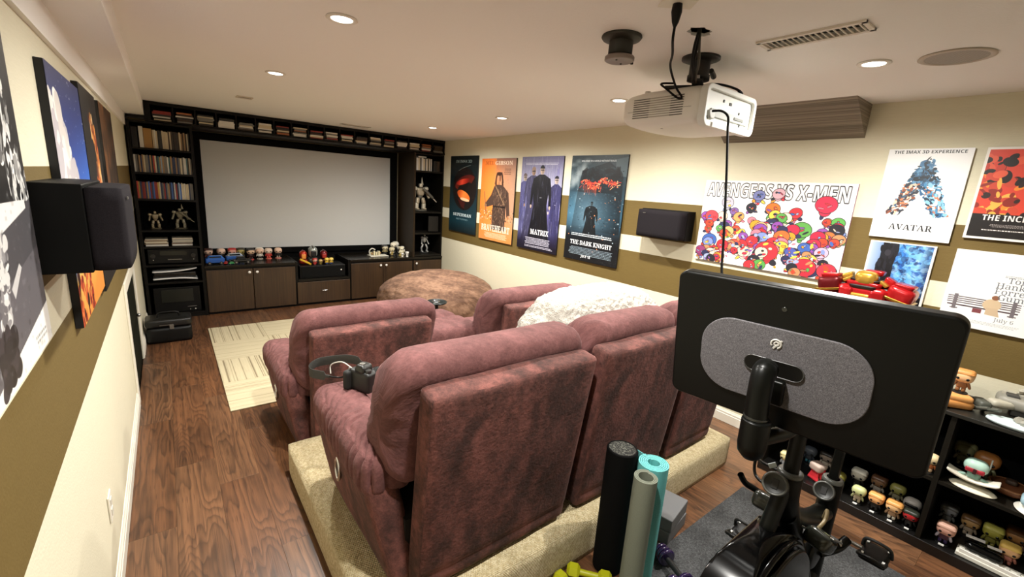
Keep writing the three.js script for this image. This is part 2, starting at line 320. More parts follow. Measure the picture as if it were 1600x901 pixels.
function text(x, s, cx, y, size, col, font = 'sans-serif', weight = 'bold', width) { x.font = weight + ' ' + size + 'px ' + font; x.fillStyle = col; x.textAlign = 'center'; if (width) { const m = x.measureText(s).width; x.save(); x.translate(cx, y); x.scale(width / m, 1); x.fillText(s, 0, 0); x.restore(); } else x.fillText(s, cx, y); }
function specks(x, w, h, n, cols, s0, s1, y0 = 0, y1 = 1) { for (let i = 0; i < n; i++) { x.fillStyle = pick(cols); const s = rr(s0, s1); x.fillRect(rr(0, w), rr(y0, y1) * h, s * rr(0.5, 1.6), s); } }
function tinyLines(x, cx, y0, w, n, col, dy) { x.fillStyle = col; for (let i = 0; i < n; i++) { let a = cx - w / 2 * rr(0.85, 1); const e = cx + w / 2 * rr(0.85, 1); while (a < e) { const k = rr(3, 14); x.fillRect(a, y0 + i * dy, Math.min(k, e - a), dy * 0.5); a += k + 3; } } }
function grain(x, w, h, n, a = 0.10) { for (let i = 0; i < n; i++) { x.fillStyle = rnd() < 0.5 ? `rgba(255,255,255,${a * rnd()})` : `rgba(0,0,0,${a * 1.4 * rnd()})`; const s = rr(2, 9); x.fillRect(rr(0, w), rr(0, h), s * rr(0.5, 2), s); } }
// an anonymous standing figure in a long coat, no likeness
function figureShape(x, cx, top, h, col, hair, skin, { wide = 1, lit = 'rgba(190,190,220,0.28)', dark = 'rgba(0,0,0,0.4)', glasses = true } = {}) {
  const w = h * 0.14 * wide;
  x.fillStyle = skin; x.fillRect(cx - h * 0.018, top + h * 0.09, h * 0.036, h * 0.05);
  blob(x, cx, top + h * 0.068, h * 0.04, h * 0.056, skin); blob(x, cx + h * 0.012, top + h * 0.07, h * 0.02, h * 0.048, 'rgba(0,0,0,0.22)');
  x.fillStyle = hair; x.beginPath(); x.ellipse(cx, top + h * 0.046, h * 0.042, h * 0.04, 0, Math.PI, Math.PI * 2); x.fill();
  if (glasses) { x.fillStyle = 'rgba(8,8,12,0.9)'; x.fillRect(cx - h * 0.033, top + h * 0.06, h * 0.066, h * 0.011); }
  x.save(); x.fillStyle = col; x.beginPath();
  [[-0.3, 0.12], [-0.95, 0.17], [-1.15, 0.3], [-1.2, 0.5], [-1.0, 0.52], [-0.85, 0.36], [-0.75, 0.5], [-1.3, 1], [1.3, 1], [0.75, 0.5], [0.85, 0.36], [1.0, 0.52], [1.2, 0.5], [1.15, 0.3], [0.95, 0.17], [0.3, 0.12]].forEach(([a, b], i) => (i ? x.lineTo(cx + a * w, top + b * h) : x.moveTo(cx + a * w, top + b * h))); x.closePath(); x.fill(); x.clip();
  for (let i = 0; i < 46; i++) { const a = rr(-1.2, 1.2), b = rr(0.14, 0.9); x.strokeStyle = rnd() < 0.45 ? lit : dark; x.lineWidth = rr(1.5, h * 0.012); x.beginPath(); x.moveTo(cx + a * w, top + b * h); x.quadraticCurveTo(cx + a * w * 1.05 + rr(-8, 8), top + (b + 0.06) * h, cx + a * w * 1.18, top + (b + rr(0.08, 0.2)) * h); x.stroke(); }
  x.strokeStyle = lit; x.lineWidth = h * 0.006; x.beginPath(); x.moveTo(cx - w * 0.25, top + h * 0.13); x.lineTo(cx, top + h * 0.27); x.lineTo(cx + w * 0.25, top + h * 0.13); x.stroke(); x.fillStyle = 'rgba(200,200,210,0.5)'; x.fillRect(cx - w * 0.1, top + h * 0.4, w * 0.22, h * 0.012);
  x.restore(); for (const k of [-1, 1]) blob(x, cx + k * w * 1.08, top + h * 0.525, h * 0.016, h * 0.022, skin);
}
function poster(label, side, z0, z1, y0, y1, draw, { px = 512, t = 0.018, edge = 0x151412, border = 0, group, rough = 0.42 } = {}) {
  const w = Math.abs(z1 - z0), h = y1 - y0, X = side > 0 ? XR - 0.0005 : XL + 0.0005;
  const g = thing('poster', label, 'poster', [X, (y0 + y1) / 2, (z0 + z1) / 2], side > 0 ? -Math.PI / 2 : Math.PI / 2, group);
  part('board', rbox(w, h, t, 0.002, 1), M(edge, 0.6), g, [0, 0, t / 2]);
  const geo = new THREE.PlaneGeometry(w - 2 * border, h - 2 * border);
  part('print', geo, M(0xffffff, rough, { map: canvasTex(px, Math.round(px * h / w), draw) }), g, [0, 0, t + 0.0008]);
  return g;
}
// --- right wall, the four tall ones
poster('teal black film poster with glossy red and orange curves, nearest the disc cabinets', 1, -6.07, -5.315, 1.063, 2.168, (x, w, h) => {
  x.fillStyle = lin(x, 0, 0, 0, h, [[0, '#061316'], [0.3, '#08191d'], [0.62, '#0a262e'], [0.85, '#0c323d'], [1, '#06161a']]); x.fillRect(0, 0, w, h);
  blob(x, w * 0.55, h * 0.42, w * 0.43, h * 0.28, '#100706');
  for (let i = 0; i < 14; i++) { x.strokeStyle = `rgba(${120 + i * 8},${22 + i * 3},14,${0.5})`; x.lineWidth = 7 - i * 0.35; x.beginPath(); x.ellipse(w * 0.56, h * (0.34 + i * 0.004), w * (0.36 - i * 0.008), h * (0.085 - i * 0.003), -0.22, Math.PI * 0.95, Math.PI * 1.95); x.stroke(); }
  x.fillStyle = lin(x, w * 0.25, h * 0.3, w * 0.8, h * 0.36, [[0, '#7c130c'], [0.4, '#e0452a'], [0.7, '#8d170e'], [1, '#3a0705']]); x.beginPath(); x.ellipse(w * 0.5, h * 0.33, w * 0.25, h * 0.035, -0.16, 0, 7); x.fill();
  x.fillStyle = lin(x, w * 0.3, h * 0.44, w * 0.75, h * 0.58, [[0, '#b33c0c'], [0.5, '#ff8a3a'], [1, '#d86320']]); x.beginPath(); x.ellipse(w * 0.53, h * 0.51, w * 0.24, h * 0.062, 0.25, 0, 7); x.fill();
  x.fillStyle = '#ffc79a'; x.beginPath(); x.ellipse(w * 0.58, h * 0.56, w * 0.17, h * 0.02, 0.1, 0, 7); x.fill();
  poly(x, [[w * 0.3, h * 0.55], [w * 0.6, h * 0.6], [w * 0.56, h * 0.68], [w * 0.45, h * 0.66]], '#3d0c08');
  x.strokeStyle = '#8a9a9a'; x.lineWidth = 3; x.beginPath(); x.moveTo(w * 0.32, h * 0.19); x.quadraticCurveTo(w * 0.5, h * 0.14, w * 0.75, h * 0.12); x.stroke();
  text(x, 'IN IMAX 3D', w * 0.5, h * 0.085, 34, '#9fb4b6', 'sans-serif', 'normal', w * 0.58);
  text(x, 'SUPERMAN', w * 0.5, h * 0.785, 40, '#d8e6e8', 'serif', 'bold', w * 0.68); text(x, 'RETURNS', w * 0.5, h * 0.835, 22, '#7fa0a8', 'sans-serif', 'normal', w * 0.44);
}, { group: 'tall film posters on the long wall' });
poster('orange film poster with one long-haired figure holding a sword', 1, -5.215, -4.452, 1.045, 2.124, (x, w, h) => {
  x.fillStyle = lin(x, 0, 0, w, 0, [[0, '#e8742a'], [0.35, '#f0843a'], [0.62, '#c98a63'], [1, '#b98f74']]); x.fillRect(0, 0, w, h);
  x.fillStyle = lin(x, 0, h * 0.62, 0, h, [[0, 'rgba(240,150,70,0)'], [1, '#d98a48']]); x.fillRect(0, h * 0.6, w, h * 0.4);
  x.fillStyle = lin(x, 0, 0, 0, h * 0.2, [[0, 'rgba(120,86,78,0.6)'], [1, 'rgba(150,100,80,0)']]); x.fillRect(w * 0.45, 0, w * 0.55, h * 0.25);
  specks(x, w, h, 130, ['#d8cab0', '#7a4a30', '#b9a184', '#40291c'], 4, 12, 0.62, 0.74);
  for (let i = 0; i < 50; i++) { x.strokeStyle = pick(['#3c2318', '#2c1810', '#5a3a28']); x.lineWidth = rr(3, 8); const k = i % 2 ? 1 : -1; x.beginPath(); x.moveTo(w * (0.555 + k * rr(0.01, 0.07)), h * 0.165); x.quadraticCurveTo(w * (0.555 + k * rr(0.09, 0.12)), h * 0.22, w * (0.555 + k * rr(0.07, 0.13)), h * rr(0.28, 0.33)); x.stroke(); }
  x.fillStyle = '#a8734e'; x.fillRect(w * 0.525, h * 0.26, w * 0.06, h * 0.06); blob(x, w * 0.555, h * 0.225, w * 0.06, h * 0.056, '#b8815c'); blob(x, w * 0.58, h * 0.228, w * 0.03, h * 0.048, 'rgba(70,36,20,0.45)'); blob(x, w * 0.555, h * 0.182, w * 0.068, h * 0.022, '#3c2318');
  poly(x, [[w * 0.42, h * 0.33], [w * 0.5, h * 0.31], [w * 0.61, h * 0.31], [w * 0.7, h * 0.33], [w * 0.84, h * 0.4], [w * 0.9, h * 0.66], [w * 0.82, h * 0.69], [w * 0.78, h * 0.56], [w * 0.78, h * 0.86], [w * 0.38, h * 0.86], [w * 0.4, h * 0.56], [w * 0.22, h * 0.59], [w * 0.15, h * 0.555], [w * 0.33, h * 0.44]], '#46332a');
  blob(x, w * 0.17, h * 0.57, w * 0.035, h * 0.022, '#a8734e'); blob(x, w * 0.86, h * 0.69, w * 0.03, h * 0.024, '#a8734e');
  for (let i = 0; i < 150; i++) { x.strokeStyle = pick(['#7d5f4a', '#241712', '#94745a', '#33231b', '#5e4838']); x.lineWidth = rr(2, 6); const a2 = rr(0.38, 0.8) * w, b2 = rr(0.34, 0.8) * h; x.beginPath(); x.moveTo(a2, b2); x.lineTo(a2 + rr(-26, 26), b2 + rr(10, 50)); x.stroke(); }
  x.fillStyle = '#1e1310'; x.fillRect(w * 0.4, h * 0.565, w * 0.37, h * 0.016); x.strokeStyle = '#8a6c50'; x.lineWidth = 12; x.beginPath(); x.moveTo(w * 0.46, h * 0.33); x.lineTo(w * 0.74, h * 0.55); x.stroke();
  x.strokeStyle = '#5a4636'; x.lineWidth = 9; x.beginPath(); x.moveTo(w * 0.12, h * 0.4); x.lineTo(w * 0.21, h * 0.68); x.stroke();
  text(x, 'MEL', w * 0.25, h * 0.075, 42, '#b2521f', 'serif', 'bold', w * 0.26); text(x, 'GIBSON', w * 0.66, h * 0.075, 46, '#f3dcc4', 'serif', 'bold', w * 0.5);
  tinyLines(x, w * 0.78, h * 0.12, w * 0.2, 4, '#6e4a38', 14);
  text(x, 'BRAVEHEART', w * 0.5, h * 0.885, 78, '#f6ead6', 'serif', 'bold', w * 0.86); tinyLines(x, w * 0.52, h * 0.905, w * 0.7, 5, '#f0d9bd', 10); grain(x, w, h, 500, 0.08);
}, { group: 'tall film posters on the long wall' });
poster('violet grey film poster with a group of dark coated figures', 1, -4.335, -3.612, 1.043, 2.135, (x, w, h) => {
  x.fillStyle = lin(x, 0, 0, 0, h, [[0, '#6d6b8c'], [0.35, '#a9a8be'], [0.6, '#5b5690'], [1, '#191628']]); x.fillRect(0, 0, w, h);
  for (let i = 0; i < 520; i++) { x.fillStyle = pick(['rgba(230,230,255,0.25)', 'rgba(40,34,80,0.3)', 'rgba(90,80,160,0.35)']); x.fillRect(rr(0, w), rr(0, h), rr(1.5, 5), rr(20, 120)); }
  figureShape(x, w * 0.11, h * 0.17, h * 0.74, '#4a4976', '#5a4a48', '#a49484'); figureShape(x, w * 0.32, h * 0.10, h * 0.8, '#3c3a58', '#8a7060', '#94765f', { wide: 1.05 }); figureShape(x, w * 0.88, h * 0.19, h * 0.74, '#33315a', '#15131c', '#b8a79c', { wide: 0.85 });
  figureShape(x, w * 0.53, h * 0.085, h * 0.84, '#0b0a12', '#0c0b10', '#b59d8a', { wide: 1.2, lit: 'rgba(120,120,150,0.25)' });
  for (let i = 0; i < 160; i++) { x.fillStyle = 'rgba(215,215,245,0.16)'; x.fillRect(rr(0, w), rr(0, h), rr(1, 3), rr(30, 140)); }
  x.fillStyle = lin(x, 0, h * 0.8, 0, h, [[0, 'rgba(16,12,30,0)'], [0.5, 'rgba(16,12,30,0.7)'], [1, '#100d1c']]); x.fillRect(0, h * 0.76, w, h * 0.24);
  tinyLines(x, w * 0.5, h * 0.065, w * 0.86, 2, '#c9c8d6', 10);
  text(x, 'MATRIX', w * 0.56, h * 0.825, 60, '#f4f4f8', 'serif', 'bold', w * 0.46); grain(x, w, h, 500, 0.1); tinyLines(x, w * 0.52, h * 0.865, w * 0.62, 5, '#d6d4e4', 12); tinyLines(x, w * 0.55, h * 0.95, w * 0.74, 2, '#d6d4e4', 10);
}, { group: 'tall film posters on the long wall' });
poster('blue grey film poster with a burning orange patch on a tower', 1, -3.485, -2.743, 1.047, 2.135, (x, w, h) => {
  x.fillStyle = lin(x, 0, 0, 0, h, [[0, '#39464c'], [0.3, '#223743'], [0.55, '#31586e'], [0.78, '#14222c'], [1, '#0a0d12']]); x.fillRect(0, 0, w, h);
  for (let i = 0; i < 26; i++) { x.fillStyle = rad(x, 0, 0, 1, [[0, 'rgba(170,180,182,0.5)'], [1, 'rgba(170,180,182,0)']]); x.save(); x.translate(rr(0, w * 0.35), rr(0, h * 0.45)); x.scale(rr(25, 70), rr(20, 60)); x.fillRect(-1, -1, 2, 2); x.restore(); }
  poly(x, [[w * 0.22, h * 0.14], [w * 0.7, h * 0.06], [w * 0.95, h * 0.16], [w * 0.98, h * 0.7], [w * 0.1, h * 0.7], [w * 0.16, h * 0.36]], 'rgba(14,24,32,0.82)');
  poly(x, [[w * 0.8, h * 0.04], [w, h * 0.02], [w, h * 0.19], [w * 0.83, h * 0.18]], '#4f5f66');
  for (let i = 0; i < 240; i++) { x.fillStyle = pick(['rgba(70,96,110,0.35)', 'rgba(8,14,18,0.5)', 'rgba(120,140,150,0.18)']); x.fillRect(rr(0.2, 0.95) * w, rr(0.1, 0.68) * h, rr(3, 22), rr(2, 10)); }
  for (let i = 0; i < 30; i++) blob(x, rr(0.25, 0.9) * w, rr(0.13, 0.22) * h, rr(10, 40), rr(8, 24), 'rgba(12,14,16,0.6)', rr(0, 3));
  for (let i = 0; i < 190; i++) { const a2 = rr(0.24, 0.88), b2 = 0.265 - 0.05 * (a2 - 0.24) + 0.02 * Math.sin(a2 * 17) + rr(-0.028, 0.03); x.strokeStyle = pick(['#ff5a34', '#ff8a5a', '#e8382a', '#ff6a4a', '#ffc08a', '#c8281c']); x.lineWidth = rr(2, 7); x.beginPath(); x.moveTo(a2 * w, b2 * h); x.lineTo((a2 + rr(-0.06, 0.06)) * w, (b2 + rr(-0.012, 0.03)) * h); x.stroke(); }
  for (let i = 0; i < 26; i++) { x.strokeStyle = 'rgba(255,90,50,0.6)'; x.lineWidth = rr(1.5, 4); const a2 = rr(0.26, 0.6) * w; x.beginPath(); x.moveTo(a2, h * 0.28); x.lineTo(a2 + rr(-4, 4), h * rr(0.3, 0.37)); x.stroke(); }
  x.fillStyle = rad(x, w * 0.4, h * 0.56, w * 0.55, [[0, 'rgba(150,190,214,0.6)'], [1, 'rgba(120,180,210,0)']]); x.fillRect(0, h * 0.34, w, h * 0.42);
  figureShape(x, w * 0.46, h * 0.42, h * 0.36, '#10161b', '#0a0e12', '#3a464c', { wide: 1.5, glasses: false, lit: 'rgba(120,160,180,0.3)' });
  x.fillStyle = lin(x, 0, h * 0.66, 0, h * 0.8, [[0, 'rgba(10,13,18,0)'], [1, 'rgba(10,13,18,0.95)']]); x.fillRect(0, h * 0.64, w, h * 0.36); grain(x, w, h, 700, 0.12);
  specks(x, w, h, 70, ['#9fb2bc', '#d98a5a', '#1a2a34'], 3, 9, 0.3, 0.9);
  text(x, 'WELCOME TO A WORLD WITHOUT RULES', w * 0.5, h * 0.06, 16, '#cfd6da', 'sans-serif', 'bold', w * 0.62);
  tinyLines(x, w * 0.5, h * 0.735, w * 0.84, 2, '#dfe7ec', 12); text(x, 'THE DARK KNIGHT', w * 0.5, h * 0.845, 44, '#eef2f4', 'serif', 'bold', w * 0.78); tinyLines(x, w * 0.5, h * 0.87, w * 0.84, 6, '#8fa1ac', 10); text(x, 'JULY 18', w * 0.44, h * 0.965, 26, '#eef2f4', 'sans-serif', 'bold');
}, { group: 'tall film posters on the long wall' });
// --- wide comic print
poster('wide white comic print crowded with small colourful round shapes', 1, -1.94, -0.925, 1.285, 1.922, (x, w, h) => {
  x.fillStyle = '#f2efe8'; x.fillRect(0, 0, w, h);
  x.save(); x.lineJoin = 'round'; x.font = 'bold 140px sans-serif'; x.textAlign = 'center'; x.translate(w / 2, h * 0.19); const m = x.measureText('AVENGERS VS X-MEN').width; x.scale(w * 0.95 / m, 1.0); x.strokeStyle = '#17151d'; x.lineWidth = 14; x.strokeText('AVENGERS VS X-MEN', 0, 0); x.fillStyle = '#f4f1ea'; x.fillText('AVENGERS VS X-MEN', 0, 0); x.restore();
  const cols = ['#d83038', '#c22a44', '#e8962c', '#f2c94a', '#3d5fa8', '#2b2f52', '#7d8ec4', '#58a04a', '#8a4aa0', '#e07a8a', '#b9855a', '#f3d9b8', '#24242c', '#d83038', '#c8452e', '#9aa6c8'];
  const spots = [[0.2, 0.26, 44, '#b9b6c4'], [0.42, 0.16, 40, '#6f76a8'], [0.55, 0.13, 40, '#c9a0a8'], [0.38, 0.3, 34, '#22242e'], [0.53, 0.3, 46, '#d8702a'], [0.85, 0.22, 60, '#d0304a'], [0.68, 0.33, 40, '#d03038'], [0.74, 0.5, 56, '#5a9a48'], [0.3, 0.42, 38, '#e0a05a'], [0.09, 0.44, 50, '#c8424a'], [0.26, 0.36, 30, '#7a5a98'], [0.47, 0.52, 44, '#e8a878'], [0.62, 0.6, 50, '#d86a34'], [0.54, 0.78, 74, '#d8303a'], [0.38, 0.82, 46, '#e8c8b0'], [0.1, 0.74, 56, '#3d5fa8'], [0.24, 0.6, 40, '#d8b070'], [0.8, 0.9, 66, '#d82c3c'], [0.9, 0.55, 40, '#d8703a'], [0.88, 0.72, 40, '#c8a8c0'], [0.3, 0.76, 50, '#d8503a'], [0.04, 0.88, 40, '#8a3a6a'], [0.7, 0.76, 38, '#4a5aa8'], [0.2, 0.92, 40, '#c03a44'], [0.93, 0.9, 52, '#e03444'], [0.44, 0.66, 36, '#2c2c34']];
  for (let i = 0; i < 84; i++) spots.push([rr(0.03, 0.97), rr(0.36, 0.97), rr(24, 44), pick(cols)]);
  spots.sort((p, q) => p[1] - q[1]);
  for (const [a, b, r, c] of spots) {
    const X = a * w, Y = b * h, k = r * 1.1;
    x.lineWidth = 4; x.strokeStyle = '#2a2630';
    for (let j = 0; j < 4; j++) { const t = rr(0, 6.3); x.fillStyle = pick(cols); x.beginPath(); x.ellipse(X + Math.cos(t) * k * 0.8, Y + k * 0.7 + Math.sin(t) * k * 0.5, k * rr(0.25, 0.6), k * rr(0.15, 0.32), t, 0, 7); x.fill(); x.stroke(); }
    x.fillStyle = c; x.beginPath(); x.ellipse(X, Y + k * 0.6, k * 0.55, k * 0.6, 0, 0, 7); x.fill(); x.stroke();
    x.beginPath(); x.ellipse(X, Y, k, k * 0.86, rr(-0.3, 0.3), 0, 7); x.fill(); x.stroke();
    x.lineWidth = 2.5; for (let j = 0; j < 3; j++) { x.fillStyle = pick(cols); x.beginPath(); x.ellipse(X + rr(-0.5, 0.5) * k, Y + rr(-0.3, 0.5) * k, k * rr(0.16, 0.4), k * rr(0.08, 0.2), rr(-0.8, 0.8), 0, 7); x.fill(); x.stroke(); } x.lineWidth = 4;
  }
  for (let i = 0; i < 40; i++) { x.fillStyle = pick(cols); x.beginPath(); x.ellipse(rr(0.05, 0.95) * w, rr(0.6, 0.98) * h, rr(8, 24), rr(6, 14), rr(0, 3), 0, 7); x.fill(); }
}, { px: 1024, edge: 0x8d4a70 });
// --- smaller posters at the right
poster('white film poster with a pointed collage of blue and brown paint strokes', 1, -0.814, -0.449, 1.611, 2.128, (x, w, h) => {
  x.fillStyle = '#f0f1f1'; x.fillRect(0, 0, w, h);
  for (let i = 0; i < 900; i++) {
    const t = Math.pow(rnd(), 0.6), cy = 0.1 + t * 0.62, half = 0.05 + t * 0.31, a = rr(-1, 1);
    if (t > 0.62 && Math.abs(a) < 0.36 * (t - 0.5) * 3.2) continue;
    const cx = 0.52 + a * half;
    x.fillStyle = t < 0.45 ? pick(['#24445c', '#1c2c3a', '#3a6c94', '#5d8fb4', '#131d26', '#2f5a7c']) : a < -0.1 ? pick(['#8a4c34', '#5a3a34', '#c77a52', '#2b3440', '#e0c0a4', '#d8d2cc', '#3a5a74']) : pick(['#3f86b4', '#2a5a86', '#86bede', '#1f3346', '#cfe2ec', '#c77a52']);
    x.beginPath(); x.ellipse(cx * w, cy * h, rr(6, 26), rr(4, 13), rr(-1, 1) + Math.sign(a) * 0.9, 0, 7); x.fill();
  }
  poly(x, [[w * 0.4, h * 0.74], [w * 0.49, h * 0.6], [w * 0.54, h * 0.74], [w * 0.52, h * 0.8]], '#f0f1f1');
  text(x, 'THE IMAX 3D EXPERIENCE', w * 0.5, h * 0.05, 34, '#24282c', 'sans-serif', 'bold', w * 0.86);
  text(x, 'AVATAR', w * 0.5, h * 0.9, 66, '#15181b', 'serif', 'bold', w * 0.54); text(x, 'SEPTEMBER 23', w * 0.5, h * 0.95, 20, '#8d9296', 'sans-serif', 'normal', w * 0.36);
}, { edge: 0xd8d6d0 });
poster('red and black film poster in a white border, cut by the photo edge', 1, -0.402, -0.03, 1.652, 2.128, (x, w, h) => {
  x.fillStyle = '#ece8e0'; x.fillRect(0, 0, w, h); x.save(); x.beginPath(); x.rect(16, 16, w - 32, h - 32); x.clip();
  x.fillStyle = '#d4432f'; x.fillRect(0, 0, w, h * 0.75);
  for (let i = 0; i < 180; i++) { const b = rr(0.1, 0.75); blob(x, rr(-0.1, 1.1) * w, b * h, rr(10, 46), rr(8, 34), b < 0.3 ? pick(['#c23a28', '#1d1311', '#e05a3c']) : pick(['#e8892c', '#c8452e', '#2a1512', '#f2ae4a', '#8a2418', '#1a0e0c']), rr(0, 3)); }
  x.fillStyle = '#130d0c'; x.fillRect(0, h * 0.72, w, h * 0.3);
  text(x, 'THE INCREDIBLES', w * 0.56, h * 0.79, 56, '#f1e9e4', 'sans-serif', 'bold', w * 0.84); tinyLines(x, w * 0.56, h * 0.83, w * 0.7, 3, '#a8a09c', 8); tinyLines(x, w * 0.56, h * 0.89, w * 0.8, 1, '#f1e9e4', 14); x.restore();
}, { edge: 0x1a1614 });
poster('blue and black film poster partly hidden behind the red toy robot', 1, -0.797, -0.489, 1.2, 1.586, (x, w, h) => {
  x.fillStyle = '#eae6dc'; x.fillRect(0, 0, w, h); x.save(); x.beginPath(); x.rect(18, 10, w - 36, h - 20); x.clip();
  x.fillStyle = lin(x, 0, 0, w, 0, [[0, '#b7c4d4'], [0.3, '#5a7eb0'], [0.55, '#2f78c4'], [0.8, '#7db8ea'], [1, '#12203a']]); x.fillRect(0, 0, w, h);
  for (let i = 0; i < 260; i++) blob(x, rr(0.42, 1) * w, rr(0, 0.85) * h, rr(6, 34), rr(6, 26), pick(['rgba(120,190,240,0.4)', 'rgba(20,60,140,0.45)', 'rgba(200,225,245,0.3)', 'rgba(10,20,50,0.4)']), rr(0, 3));
  for (let i = 0; i < 260; i++) { const t2 = rnd(); blob(x, (0.34 + rr(-0.12, 0.10) - 0.06 * t2) * w, (0.06 + 0.76 * t2) * h, rr(8, 20), rr(26, 60), pick(['#0c0e14', '#15171f', '#0a0b10', '#1b1d26']), rr(-0.2, 0.2)); } blob(x, w * 0.31, h * 0.17, w * 0.05, h * 0.05, '#2c2c34');
  x.fillStyle = '#0c0d12'; x.fillRect(0, h * 0.8, w, h * 0.2);
  text(x, 'SERENITY', w * 0.5, h * 0.9, 64, '#eceff3', 'sans-serif', 'normal', w * 0.84); tinyLines(x, w * 0.6, h * 0.72, w * 0.5, 2, '#c9d4e4', 10); x.restore();
}, { edge: 0xe8e4da });
poster('white film poster with a park bench and grey lettering', 1, -0.407, -0.06, 1.165, 1.588, (x, w, h) => {
  x.fillStyle = '#f1f1ee'; x.fillRect(0, 0, w, h);
  x.fillStyle = '#4a3a40'; for (let i = 0; i < 4; i++) x.fillRect(w * 0.05, h * (0.605 + i * 0.026), w * 0.8, h * 0.012); x.fillRect(w * 0.06, h * 0.715, w * 0.78, h * 0.018);
  x.fillStyle = '#6e666a'; for (const a of [0.12, 0.76]) { x.fillRect(w * a, h * 0.58, w * 0.045, h * 0.2); x.fillRect(w * (a - 0.02), h * 0.76, w * 0.09, h * 0.015); }
  blob(x, w * 0.55, h * 0.66, w * 0.1, h * 0.075, '#cdb594'); blob(x, w * 0.57, h * 0.565, w * 0.042, h * 0.03, '#8a5a40'); poly(x, [[w * 0.5, h * 0.7], [w * 0.62, h * 0.7], [w * 0.66, h * 0.8], [w * 0.5, h * 0.79]], '#c6ae90');
  x.fillStyle = '#7a3f44'; x.fillRect(w * 0.36, h * 0.735, w * 0.1, h * 0.055);
  text(x, 'Tom', w * 0.76, h * 0.36, 58, '#5a5e66', 'serif', 'normal'); text(x, 'Hanks', w * 0.71, h * 0.435, 60, '#5a5e66', 'serif', 'normal'); text(x, 'Forrest', w * 0.74, h * 0.51, 62, '#5a5e66', 'serif', 'normal'); text(x, 'Gump', w * 0.76, h * 0.585, 62, '#5a5e66', 'serif', 'normal');
  tinyLines(x, w * 0.74, h * 0.27, w * 0.3, 2, '#9a9ca0', 10); text(x, 'July 6', w * 0.72, h * 0.86, 40, '#6c7078', 'serif', 'normal'); tinyLines(x, w * 0.55, h * 0.89, w * 0.7, 3, '#b4b6ba', 9);
}, { edge: 0xdcdad4 });
// --- left wall
poster('black and white film poster nearest the camera beside the near speaker', -1, -0.90, -1.655, 1.272, 2.11, (x, w, h) => {
  x.fillStyle = '#efeee9'; x.fillRect(0, 0, w, h);
  x.fillStyle = '#1c1c1c'; x.fillRect(0, 0, w, h * 0.62);
  for (let i = 0; i < 420; i++) { const t2 = rnd(); blob(x, (0.72 + t2 * 0.24 + rr(-0.1, 0.06)) * w, (0.05 + t2 * 0.6 + rr(-0.1, 0.1)) * h, rr(2, 11), rr(4, 26), pick(['#efefec', '#0c0c0c', '#9a9a98', '#dcdcd8', '#232323', '#555']), rr(-0.5, 0.5)); }
  for (let i = 0; i < 60; i++) blob(x, rr(0.35, 0.75) * w, rr(0.1, 0.5) * h, rr(8, 26), rr(10, 40), pick(['#3a3a3a', '#121212', '#6a6a6a', '#2a2a2a']), rr(-0.5, 0.5));
  poly(x, [[w * 0.3, h * 0.66], [w, h * 0.56], [w, h * 0.88], [w * 0.3, h * 0.97]], '#4c4a4d'); poly(x, [[w * 0.3, h * 0.8], [w, h * 0.7], [w, h * 0.88], [w * 0.3, h * 0.97]], '#605d61');
  poly(x, [[w * 0.4, h * 0.6], [w * 0.62, h * 0.555], [w * 0.93, h * 0.56], [w * 0.93, h * 0.585], [w * 0.4, h * 0.66]], '#e9e8e4');
  for (let i = 0; i < 90; i++) { const t2 = rnd(), c2 = pick(['#d8d6d2', '#b9b6b4', '#8e8b8c', '#e6e4e0', '#6e6b6d']); blob(x, (0.60 - 0.10 * t2 + rr(-0.03, 0.05)) * w, (0.64 + 0.22 * t2 + rr(-0.015, 0.015)) * h, rr(4, 16), rr(3, 12), c2, rr(-0.6, 0.6)); }
  for (let i = 0; i < 60; i++) blob(x, rr(0.42, 0.56) * w, rr(0.86, 0.97) * h, rr(8, 24), rr(8, 20), pick(['#1c191b', '#2a2628', '#3a3437']), rr(-0.6, 0.6));
  poly(x, [[w * 0.62, h * 0.77], [w * 0.74, h * 0.72], [w * 0.76, h * 0.735], [w * 0.64, h * 0.8]], '#c8c6c4'); grain(x, w, h, 900, 0.12);
  tinyLines(x, w * 0.86, h * 0.945, w * 0.16, 2, '#9a9a98', 9);
}, { edge: 0x1a1a1a, t: 0.012, group: 'film posters on the left wall' });
poster('deep blue starry poster with a white cloud and orange sand, behind the near speaker', -1, -2.08, -2.80, 1.165, 2.045, (x, w, h) => {
  x.fillStyle = lin(x, 0, 0, w * 0.3, h, [[0, '#1b2358'], [0.3, '#26387e'], [0.55, '#2d62c2'], [0.72, '#4a8ae0'], [0.78, '#e8b45a'], [1, '#d88a3a']]); x.fillRect(0, 0, w, h);
  specks(x, w, h, 60, ['#e8ecf8', '#aab8e8'], 2, 6, 0, 0.4);
  for (let i = 0; i < 150; i++) { const t = rnd(); blob(x, (0.08 + t * 0.5 + rr(-0.14, 0.14)) * w, (0.18 + t * 0.5 + rr(-0.06, 0.1)) * h, rr(12, 44), rr(14, 52), pick(['#efe9e2', '#d9d2cc', '#f7f3ec', '#c2bcc0']), rr(-0.6, 0.6)); }
  for (let i = 0; i < 60; i++) blob(x, rr(0.1, 0.5) * w, rr(0.52, 0.74) * h, rr(8, 24), rr(14, 40), pick(['#24261e', '#3a3c30', '#5a5a4a']), rr(-0.4, 0.4));
  for (let i = 0; i < 60; i++) blob(x, rr(0, 0.5) * w, rr(0.76, 1) * h, rr(6, 18), rr(10, 30), pick(['#7a2218', '#a83a20', '#2a120c', '#c85a2c']), rr(-0.4, 0.4));
}, { edge: 0x14161a, t: 0.022, group: 'film posters on the left wall' });
